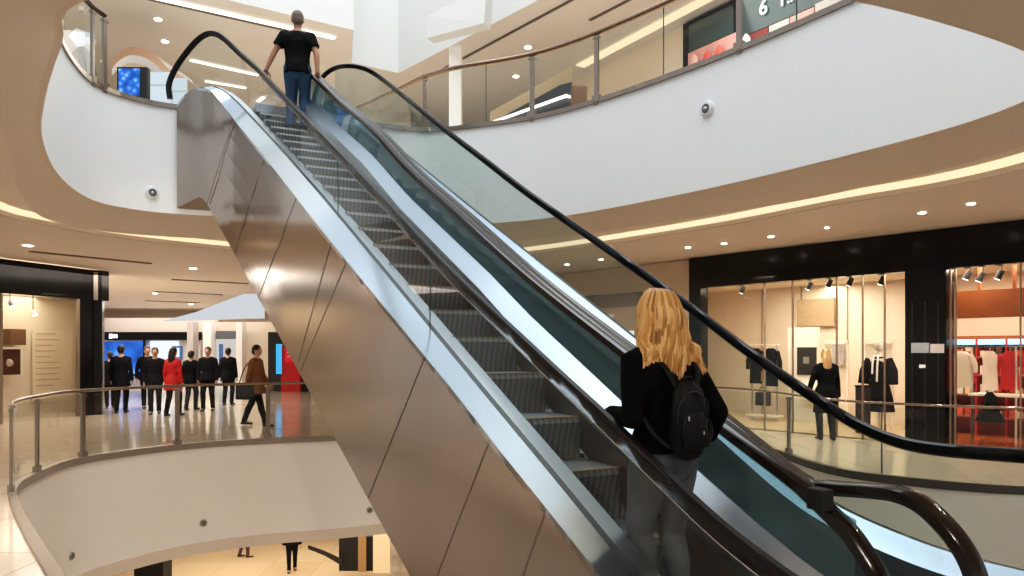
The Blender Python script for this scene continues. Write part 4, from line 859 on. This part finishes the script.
# ------------------------------------------------------------------ PEOPLE
def remesh(mb, vox, sm=6, name='m'):
    me = mb.mesh(name); o = bpy.data.objects.new('tmp_remesh', me); COL.objects.link(o)
    r = o.modifiers.new('r', 'REMESH'); r.mode = 'VOXEL'; r.voxel_size = vox
    s = o.modifiers.new('s', 'SMOOTH'); s.factor = .5; s.iterations = sm
    dg = bpy.context.evaluated_depsgraph_get(); dg.update()
    out = bpy.data.meshes.new_from_object(o.evaluated_get(dg)); mats = list(mb.ms)
    bpy.data.objects.remove(o)
    out.materials.clear()
    for q in mats: out.materials.append(q)
    out.name = name; return out
def ik(a, b, l1, l2, hint):
    a, b = Vector(a), Vector(b); d = b-a; L_ = min(d.length, (l1+l2)*.999); d.normalize()
    x = (l1*l1-l2*l2+L_*L_)/(2*L_); h = math.sqrt(max(0, l1*l1-x*x)); hn = Vector(hint); hn = (hn-d*hn.dot(d)).normalized()
    return a+d*x+hn*h
def fingers(mb, wrist, dirn, palm, H, m, thumb_side, curl=.5):
    """palm and five jointed fingers; palm = the direction the palm faces"""
    d = Vector(dirn).normalized(); p = Vector(palm); p = (p-d*p.dot(d)).normalized(); s = d.cross(p)*thumb_side
    w_ = Vector(wrist); k = H/1.7
    mb.loft([w_-d*.01*k, w_+d*.045*k, w_+d*.09*k], [(.026*k, .017*k), (.038*k, .016*k), (.038*k, .013*k)], m, 12, side=s)
    for i, (o, ln) in enumerate(((.028, .072), (.010, .080), (-.010, .075), (-.028, .058))):
        b = w_+d*.088*k+s*o*k; c = d; pts = [b]; a = 0
        for q in (.45, .32, .23):
            a += curl*.75; c = d*math.cos(a)+p*math.sin(a); pts.append(pts[-1]+c*ln*q*k)
        mb.loft(pts, [.0088*k, .0082*k, .0075*k, .0062*k], m, 8)
    b = w_+d*.025*k+s*.030*k; c = (d*.6+s*.75+p*.35).normalized(); c2 = (d*.85+s*.25+p*.5).normalized()
    mb.loft([b, b+c*.035*k, b+c*.035*k+c2*.03*k, b+c*.035*k+c2*.052*k], [.012*k, .0105*k, .0095*k, .007*k], m, 8)
def person(label, loc, rz, H, top_m, leg_m, shoe_m, skin_m, hair_m, feet=None, hands=None, elbow_hint=None, hem=.47, sleeve='long', coat=False, vox=.013, hair='short', palm=None, curl=.5, group=None, leg_bare=False, lean=(0, 0), turn=0., female=False, cat='person', skip_top=False):
    """local frame: x right, y forwards, z up; all lengths as a share of the height"""
    t = thing('person', label, cat, loc, rz, group)
    h = lambda x, y, z: Vector((x*H, y*H, z*H))
    lx, ly = lean
    pel = h(0, 0, .52); wai = h(lx*.3, ly*.3, .61); che = h(lx*.8, ly*.8, .73); sho = h(lx, ly, .80); nec = h(lx, ly+.006, .845); hd = h(lx*1.05, ly+.014, .93)
    feet = feet or [(-.055, .0, 0), (.055, .0, 0)]; hands = hands or [(-.145, .03, .47), (.145, .03, .47)]
    eh = elbow_hint or [(-.4, -1, 0), (.4, -1, 0)]
    sw = .098 if female else .108
    skel = {}
    for i, s in enumerate((-1, 1)):
        hip = pel+h(s*.05, 0, -.005); f = feet[i]; ank = h(f[0], f[1]-.01, f[2]+.045); kn = ik(hip, ank, .242*H, .242*H, (s*.08, 1, 0))
        sh = sho+h(s*sw, 0, -.006); ha = h(*hands[i]); el = ik(sh, ha, .172*H, .155*H, eh[i])
        skel[s] = (hip, kn, ank, h(f[0]+s*.012, f[1]+.085, f[2]+.016), sh, el, ha)
    hw = .098 if female else .092; ww = .074 if female else .084; cw = .092 if female else .104
    def torso(mb, m, g=0., z0=None):
        mb.loft([pel+h(0, 0, -.055), pel+h(0, 0, -.01), pel+h(0, 0, .035), wai, wai.lerp(che, .5), che, sho+h(0, 0, -.015), sho+h(0, 0, .022)],
                [(.066*H+g, .055*H+g), (hw*H+g, .070*H+g), (.09*H+g, .064*H+g), (ww*H+g, .052*H+g), ((ww+cw)/2*H+g, .060*H+g), (cw*H+g, .068*H+g), (.105*H+g, .056*H+g), (.055*H+g, .04*H+g)], m, 20, side=(1, 0, 0))
        for s in (-1, 1):
            mb.ball(pel+h(s*.036, -.030, -.012), (.046*H+g, .045*H+g, .052*H+g), m)
            if female: mb.ball(che+h(s*.042, .052, -.012), (.036*H+g, .034*H+g, .036*H+g), m)
            mb.ball(che+h(s*.06, -.035, .015), (.05*H+g, .035*H+g, .06*H+g), m)
    def arm(mb, m, s, g=0., upto='hand', flat=False):
        hip, kn, ank, toe, sh, el, ha = skel[s]
        mb.loft([sho+h(s*.05, 0, .008), sh, sh.lerp(el, .35), el], [.036*H+g, .033*H+g, .029*H+g, .024*H+g] if upto != 'tee' else [.036*H+g, .036*H+g, .033*H+g, .028*H+g], m, 14) if upto != 'tee' else mb.loft([sho+h(s*.05, 0, .008), sh, sh.lerp(el, .62)], [.026*H+g, .036*H+g, .037*H+g], m, 14, flat=True)
        if upto != 'tee': mb.loft([el, el.lerp(ha, .35), ha], [.0245*H+g, .023*H+g, .0155*H+g+(g*.6 if g else 0)], m, 14, flat=flat)
    def leg(mb, m, s, g=0., toank=True):
        hip, kn, ank, toe, *_ = skel[s]
        mb.loft([hip+h(0, 0, .01), hip.lerp(kn, .25), hip.lerp(kn, .65), kn], [(.058*H+g), .054*H+g, .042*H+g, .034*H+g], m, 16)
        cal = kn.lerp(ank, .3)+h(0, -.008, 0)
        mb.loft([kn, cal, kn.lerp(ank, .7), ank+h(0, 0, -.01 if g else -.02)], [.034*H+g, .034*H+g, (.024*H+g*1.6), .021*H+g*2.2], m, 16, flat=bool(g))
    R = Matrix.Rotation(turn, 3, 'Z')
    hp = lambda x, y, z: hd+R @ h(x, y, z)
    mb = MB(); torso(mb, skin_m, -.004)
    mb.loft([nec+h(0, -.008, -.03), nec, hd+h(0, -.008, -.03)], [.034*H, .031*H, .032*H], skin_m, 14)
    mb.ball(hd+h(0, 0, .012), (.046*H, .057*H, .060*H), skin_m, R); mb.ball(hp(0, .012, -.035), (.034*H, .038*H, .034*H), skin_m, R)
    mb.loft([hp(0, .052, .012), hp(0, .062, -.008), hp(0, .064, -.016)], [.006*H, .008*H, .009*H], skin_m, 8)
    for s in (-1, 1):
        mb.ball(hp(s*.047, -.002, -.004), (.006*H, .014*H, .02*H), skin_m, R); arm(mb, skin_m, s); leg(mb, skin_m, s, -.004)
        hip, kn, ank, toe, *_ = skel[s]; mb.loft([ank+h(0, -.012, -.025), ank.lerp(toe, .5)+h(0, 0, -.004), toe], [.022*H, .022*H, .017*H], skin_m, 12)
    me = remesh(mb, vox*H/1.7, 5, 'body'); body = obj('body', me, t, True, local=True)
    # fingers, eyes and lips join the body's mesh
    ex = MB(); ex.slot(skin_m)
    for i, s in enumerate((-1, 1)):
        el, ha = skel[s][5], skel[s][6]; d = (ha-el).normalized(); pa = palm[i] if palm else (-s, .1, 0)
        dd = d if palm is None else (d*.5+Vector((0, 1, -.2))*.5).normalized()
        fingers(ex, ha, dd, pa, H, skin_m, 1 if (dd.cross(Vector(pa))).dot(Vector((0, 1, .3))) > 0 else -1, curl)
        ex.ball(hp(s*.019, .050, .006), (.0075*H, .006*H, .005*H), mat('eye_white', (.8, .78, .75), .3), R, 10); ex.ball(hp(s*.019, .0548, .006), (.0032*H, .002*H, .0032*H), mat('iris', (.03, .02, .02), .2), R, 8)
    ex.ball(hp(0, .0525, -.034), (.014*H, .006*H, .005*H), mat('lips', (.4, .15, .13), .5), R, 10)
    bm = bmesh.new(); bm.from_mesh(me); m2 = ex.mesh('ex'); base = len(me.materials)
    for k_, q_ in enumerate(ex.ms):
        if k_ > 0: me.materials.append(q_)
    bm.from_mesh(m2); bm.to_mesh(me); bm.free(); bpy.data.meshes.remove(m2); me.polygons.foreach_set('use_smooth', [True]*len(me.polygons))
    g = .011*H/1.7
    # trousers
    mb = MB()
    mb.loft([pel+h(0, 0, -.05), pel+h(0, 0, -.01), pel+h(0, 0, .03), wai+h(0, 0, -.015)], [(.068*H+g, .058*H+g), (hw*H+g, .072*H+g), (.09*H+g, .066*H+g), (ww*H+g, .054*H+g)], leg_m, 20, flat=True, side=(1, 0, 0))
    for s in (-1, 1): mb.ball(pel+h(s*.036, -.032, -.014), (.046*H+g, .044*H+g, .058*H+g), leg_m); mb.ball(pel+h(0, -.008, -.060), (.05*H+g, .052*H+g, .045*H+g), leg_m); leg(mb, leg_m, s, g)
    obj('trousers', remesh(mb, vox*H/1.7, 9, 'trousers'), t, True, local=True)
    # top
    if not skip_top:
        mb = MB(); g2 = g*1.5; low_ = pel+h(0, 0, -.02)
        zs = hem*H
        prof = [(zs, (hw+.006)*H+g2, .090*H+g2)]
        if coat: prof = [(zs, (hw+.030)*H+g2, .112*H+g2), ((zs+.5*H)/2, (hw+.020)*H+g2, .106*H+g2)]
        if zs < .53*H: prof.append((.535*H, (hw+(.012 if coat else 0))*H+g2, (.094 if coat else .086)*H+g2))
        P_ = [Vector((0, 0, z)) for z, *_ in prof]+[wai, wai.lerp(che, .5), che, sho+h(0, 0, -.012), sho+h(0, -.003, .026)]
        R_ = [(a, b) for _, a, b in prof]+[(ww*H+g2*1.5, .056*H+g2), ((ww+cw)/2*H+g2*1.3, .062*H+g2), (cw*H+g2, .070*H+g2), (.104*H+g2, .057*H+g2), (.046*H+g2, .04*H+g2)]
        mb.loft(P_, R_, top_m, 24, flat=True, side=(1, 0, 0))
        for s in (-1, 1):
            arm(mb, top_m, s, g*1.1, 'tee' if sleeve == 'tee' else 'hand', True); mb.ball(che+h(s*.06, -.035, .015), (.05*H+g, .036*H+g, .06*H+g), top_m)
            if female: mb.ball(che+h(s*.042, .052, -.012), (.036*H+g, .034*H+g, .036*H+g), top_m)
        obj('coat' if coat else 'shirt', remesh(mb, vox*H/1.7, 4, 'top'), t, True, local=True)
    # shoes
    for s in (-1, 1):
        hip, kn, ank, toe, *_ = skel[s]; mb = MB()
        mb.loft([ank+h(0, -.022, -.026), ank+h(0, .015, -.022), ank.lerp(toe, .6)+h(0, 0, -.008), toe+h(0, .004, .0)], [(.023*H, .02*H), (.026*H, .022*H), (.027*H, .018*H), (.022*H, .014*H)], shoe_m, 14, side=(1, 0, 0)); mb.loft([ank+h(0, 0, -.01), ank+h(0, 0, .01)], [.026*H, .026*H], shoe_m, 14)
        obj('shoe', remesh(mb, vox*.8*H/1.7, 3, 'shoe'), t, True, local=True)
    # hair
    if hair != 'none':
        mb = MB(); mb.ball(hp(0, -.008, .020), (.051*H, .060*H, .060*H), hair_m, R); mb.ball(hp(0, -.028, -.004), (.046*H, .040*H, .05*H), hair_m, R)
        if hair == 'long':
            mb.loft([hp(0, -.045, .01), hp(0, -.058, -.06), hp(0, -.062, -.14), hp(.005, -.058, -.19)], [(.046*H, .025*H), (.050*H, .026*H), (.046*H, .022*H), (.02*H, .012*H)], hair_m, 14, side=R @ Vector((1, 0, 0)))
        me = remesh(mb, vox*.8*H/1.7, 2, 'hair')
        bm = bmesh.new(); bm.from_mesh(me); fr = R @ Vector((0, 1, 0))
        kill = [v for v in bm.verts if (v.co-hd).dot(fr) > .035*H and (v.co-hd).z < .035*H]; bmesh.ops.delete(bm, geom=kill, context='VERTS'); bm.to_mesh(me); bm.free()
        obj('hair', me, t, True, local=True)
    t['_h'] = H
    return t, skel, hd
def face(dx, dy): return math.atan2(-dx, dy)        # rotz that turns +y to (dx, dy)

# --- man at the top of the escalator
ms = 10.45; mv = 2.30; mz = 0
k_ = max(i for i in range(NST) if 2.12+i*PIT <= ms); mz = tread_z(2.12+k_*PIT+PIT*.25)+.006
mp = sv(2.12+k_*PIT+.2, mv, mz); mp = Vector((at(297.5, 100, mp.y).x, mp.y, mz))
Hm = 6.165-mz
rzm = face(-ST*.35, CT)
def loc_of(P, base, rz, H): q = Matrix.Rotation(-rz, 3, 'Z') @ (Vector(P)-Vector(base)); return tuple(q/H)
def rail_pt(path_, Y): return min(path_, key=lambda p: abs(p.y-Y)+(0 if p.z < 6 else 9))
la = at(266, 70, 10.15); ra = at(317.5, 73, 10.2)
man, _, _ = person('man in a black t-shirt and blue jeans riding near the top of the escalator', mp, rzm, Hm, tee, denim_blue, shoe_b, skin_tan, mat('grey_hair', (.16, .13, .11), .7), hands=[loc_of(la, mp, rzm, Hm), loc_of(ra, mp, rzm, Hm)], elbow_hint=[(-1, -.6, -.2), (1, -.6, -.2)], hem=.475, sleeve='tee', vox=.010, palm=[(0, 0, -1), (0, 0, -1)], curl=.4)

# --- woman low on the escalator
k_ = 1; wz = tread_z(2.12+k_*PIT+PIT*.25)+.006
wy = 3.25; wp = Vector((at(664, 400, wy).x, wy, wz)); Hw = 1.842-wz
rzw = face(-ST*.8, CT)
lh = at(611, 414, 3.30); rh = at(708, 436, 3.42)
woman, wsk, whd = person('blonde woman in a black sweater and grey jeans riding low on the escalator', wp, rzw, Hw, knit, denim_grey, shoe_w, skin, hair_dark, feet=[(-.045, .0, 0), (.04, -.03, 0)], hands=[loc_of(lh, wp, rzw, Hw), loc_of(rh, wp, rzw, Hw)], elbow_hint=[(-.25, -.5, -1), (.25, -.8, -.8)], hem=.535, vox=.0085, hair='none', palm=[(0, 0, -1), (-.3, 0, -1)], curl=.4, female=True, lean=(-.012, -.0))
# blonde hair: scalp cap and many long wavy locks
bl = bpy.data.materials.new('blonde_hair'); bl.use_nodes = True; nt = bl.node_tree; b = nt.nodes['Principled BSDF']; b.inputs['Roughness'].default_value = .42
ge = nt.nodes.new('ShaderNodeNewGeometry'); cr = nt.nodes.new('ShaderNodeValToRGB'); cr.color_ramp.elements[0].color = (.33, .16, .045, 1); cr.color_ramp.elements[1].color = (.86, .60, .30, 1); k_ = cr.color_ramp.elements.new(.45); k_.color = (.66, .38, .13, 1)
nt.links.new(ge.outputs['Random Per Island'], cr.inputs[0]); nt.links.new(cr.outputs[0], b.inputs['Base Color'])
mb = MB(); H = Hw
hh = lambda x, y, z: whd+Vector((x*H, y*H, z*H))
cap = MB(); cap.ball(hh(0, -.008, .016), (.050*H, .060*H, .058*H), bl); cap.ball(hh(0, -.03, -.03), (.052*H, .040*H, .07*H), bl); cap.loft([hh(0, -.034, -.02), hh(0.005, -.044, -.08), hh(.008, -.044, -.13)], [(.052*H, .034*H), (.062*H, .024*H), (.055*H, .012*H)], bl, 16, side=(1, 0, 0))
me = remesh(cap, .010, 4, 'hair'); bm = bmesh.new(); bm.from_mesh(me)
bmesh.ops.delete(bm, geom=[v for v in bm.verts if v.co.y-whd.y > .03*H and v.co.z-whd.z < .03*H], context='VERTS'); bm.to_mesh(me); bm.free()
rnd = random.Random(3)
for i in range(430):
    a = rnd.uniform(-1.0, 1.0)*math.pi*.80-math.pi/2       # angle round the head, back = -pi/2
    ca, sa = math.cos(a), math.sin(a); ln = rnd.uniform(.150, .225); r = rnd.uniform(.97, 1.08)
    ph = rnd.uniform(0, 6.28); am = rnd.uniform(.003, .009); fq = rnd.uniform(6, 10)
    part = .012 if ca > -.1 else -.016
    pts = [hh(part*.4+.006*ca, .012+.012*sa, .079*r)]
    pts.append(hh(.034*ca*r, -.008+.044*sa*r, .070)); pts.append(hh(.053*ca*r, -.010+.064*sa*r, .030))
    for k in range(1, 9):
        f = k/8; spread = 1+.75*f*abs(ca)+.08*f
        x = .056*ca*r*spread+.016*f+am*f*math.sin(ph+f*fq); y = -.016+.066*sa*r*(1-.05*f if sa < 0 else 1-1.3*f)+am*.9*math.cos(ph+f*fq); z = .026-(ln+.03)*f
        if z < -.09: y = min(y, -.056-.016*rnd.random())
        pts.append(hh(x, y, z))
    rr = rnd.uniform(.0055, .0115); P_ = smooth(pts, 2); n = len(P_)
    mb.loft(P_, [(rr*min(1, .45+q/4)*min(1, (n-q)/6+.08), rr*.6*min(1, .45+q/4)*min(1, (n-q)/6+.08)) for q in range(n)], bl, 6)
mb2 = mb.mesh('locks'); bm = bmesh.new(); bm.from_mesh(me); bm.from_mesh(mb2); bm.to_mesh(me); bm.free()
ho = obj('hair', me, woman, True, local=True); ho['label'] = 'long wavy blonde hair'
# her little backpack
bp_c = Vector((.004*H, -.112*H, .640*H)); Rw = Matrix.Rotation(rzw, 3, 'Z')
bpk = thing('backpack', 'small black backpack on the back of the blonde woman', 'backpack', wp+Rw @ bp_c, rzw)
bgm = mat('bag_black', (.007, .007, .008), .5, spec=.25, bump=.15, nscale=60)
m = MB(); m.loft([(0, 0, -.14), (0, -.004, -.09), (0, -.004, .04), (0, .004, .11), (0, .012, .14)], [(.070, .038), (.088, .048), (.084, .044), (.070, .034), (.042, .018)], bgm, 22, side=(1, 0, 0)); obj('body', m, bpk, True, local=True)
m = MB(); m.loft([(0, -.042, -.12), (0, -.048, -.08), (0, -.046, -.01), (0, -.038, .02)], [(.055, .016), (.064, .021), (.06, .019), (.04, .01)], bgm, 18, side=(1, 0, 0)); obj('pocket', m, bpk, True, local=True)
m = MB(); m.loft(smooth([(-.072, -.030, -.02), (-.066, -.041, .06), (0, -.036, .105), (.066, -.041, .06), (.072, -.030, -.02)], 6), [.004]*25, mat('zip', (.035, .035, .035), .3, .4), 6); m.box((-.045, -.066, .0), (.006, .005, .018), alum); m.box((.025, -.070, -.06), (.005, .005, .014), alum); obj('zip', m, bpk, True, local=True)
m = MB(); m.loft(smooth([(-.025, .01, .135), (-.016, -.0, .16), (.016, -.0, .16), (.025, .01, .135)], 4), [.007]*13, bgm, 8); obj('handle', m, bpk, True, local=True)
for s in (-1, 1):
    m = MB(); m.loft(smooth([(s*.05, .01, .12), (s*.075, .035, .19), (s*.085, .10, .225), (s*.10, .18, .17)], 4), [(.013, .005)]*13, bgm, 10, side=(1, 0, 0)); obj('strap', m, bpk, True, local=True)
    m = MB(); m.loft(smooth([(s*.09, .0, -.12), (s*.14, .03, -.07), (s*.165, .08, .0)], 4), [(.012, .005)]*9, bgm, 8); obj('strap', m, bpk, True, local=True)
# her pale phone-size pouch at the hip is the light square seen beside the rail
# --- shopper in front of the shop
p = atz(826, 440, 0); p.z = .0
person('shopper in a black coat with long fair hair looking into the shop window', p, face(NI.x*.5-.3, NI.y+.4), 1.62, tee, mat('black_legging', (.012, .012, .014), .8), shoe_b, skin, mat('fair_hair', (.50, .31, .15), .6), feet=[(-.06, .01, 0), (.07, -.01, 0)], hands=[(-.16, .10, .50), (.15, .06, .47)], hem=.30, coat=True, hair='long', female=True)
# --- people on the left walkway
dk = mat('dark_coat', (.009, .009, .011), .85, spec=.15); dk2 = mat('charcoal_coat', (.016, .016, .02), .85, spec=.15); navy = mat('navy_trousers', (.016, .018, .028), .8); brown = mat('brown_coat', (.22, .09, .03), .7)
WALK = [
 (121, 413, 1.72, dk, dk, face(-.2, 1), False, 'person in a broad black coat seen from behind, left of the group', 'short', 0.02, .40, False),
 (155, 414, 1.66, dk2, navy, face(.4, -1), False, 'person in a dark jacket standing left of the red coat', 'short', .03, .48, False),
 (173, 416, 1.66, red_m, dk, face(.2, 1), True, 'person in a bright red coat among the walkers', 'long', .04, .38, True),
 (191, 410, 1.58, dk, navy, face(.1, 1), False, 'person in black between the red coat and the front facing walker', 'short', .03, .44, False),
 (208, 411, 1.68, dk2, dk, face(.1, -1), False, 'walker in dark clothes facing the camera, right of the group', 'short', .04, .48, False),
 (228, 405, 1.66, dk, dk2, face(.0, 1), False, 'distant figure in black by the narrow far shop', 'short', .02, .44, False),
 (110, 408, 1.55, dk2, dk, face(-.6, 1), True, 'shorter dark figure half hidden at the left of the group', 'short', .02, .42, False),
 (147, 408, 1.70, dk, dk, face(.5, -.8), False, 'dark figure behind the person left of the red coat', 'short', .03, .46, False),
]
for x, y, H_, tm, lm, rz_, fem, lab, hr, st, hem_, ct in WALK:
    p = atz(x, y, 0); p.z = 0
    person(lab, p, rz_, H_, tm, lm, shoe_b, skin, hair_dark, feet=[(-.05, -st*2, 0), (.05, st*2, 0)], hands=[(-.15, .05, .48), (.15, .0, .48)], hem=hem_, coat=True, hair=hr, female=fem, vox=.017, group='people on the left walkway')
p = atz(256, 426, 0); p.z = 0
wk, wks, _ = person('walker in a brown coat striding along the left railing', p, face(1, -.12), 1.70, brown, dk, shoe_b, skin, hair_dark, feet=[(-.04, -.17, .01), (.04, .15, 0)], hands=[(-.12, .12, .50), (.13, -.06, .46)], hem=.40, coat=True, vox=.015, group='people on the left walkway')
hb = thing('shoulder_bag', 'black shoulder bag at the side of the walker in the brown coat', 'bag', p+Vector((-.16, -.22, .74)))
m = MB(); m.box((0, 0, 0), (.36, .12, .34), black_matt, bev=.04); obj('body', m, hb, True, local=True)
m = MB(); m.loft(smooth([(-.12, 0, .15), (-.03, .1, .50), (.06, .18, .58), (.12, 0, .15)], 5), [.012]*16, black_matt, 8); obj('strap', m, hb, True, local=True)
# --- people on the lowest floor (legs visible below the fascia)
for x, y, H_, tm, lab, rz_ in ((244, 557, 1.65, mat('plum_coat', (.10, .05, .05), .8), 'person in dark plum on the lowest floor, left one', face(1, .3)), (292, 571, 1.72, dk, 'person in black trousers on the lowest floor, right one', face(.3, -1))):
    p = atz(x, y, -5.1); p.z = -5.1
    person(lab, p, rz_, H_, tm, dk if 'black' in lab else tm, shoe_b, skin, hair_dark, feet=[(-.05, -.08, 0), (.05, .08, 0)], hem=.46, coat=True, vox=.02, group='people on the lowest floor')
for o in list(bpy.data.objects):
    if '_h' in o: del o['_h']

# pieces that belong to a part go one level down
SUB = {'lens': ('housing', 'rim'), 'zip': ('pocket',), 'sleeve': ('cloth',), 'picture': ('frame', 'housing'), 'print_detail': ('print',), 'collar': ('ring',), 'eye': ('core',), 'logo_panel': ('light_wall',), 'sign_letters': ('sign_band',), 'window_display': ('frame',), 'front_panel': ('body',)}
for r in [o for o in bpy.data.objects if o.parent is None and o.type == 'EMPTY']:
    kids = list(r.children)
    for c in kids:
        for pn in SUB.get(c.name.split('.')[0], ()):
            q = [k for k in kids if k.name.split('.')[0] == pn]
            if len(q) == 1: c.parent = q[0]; break
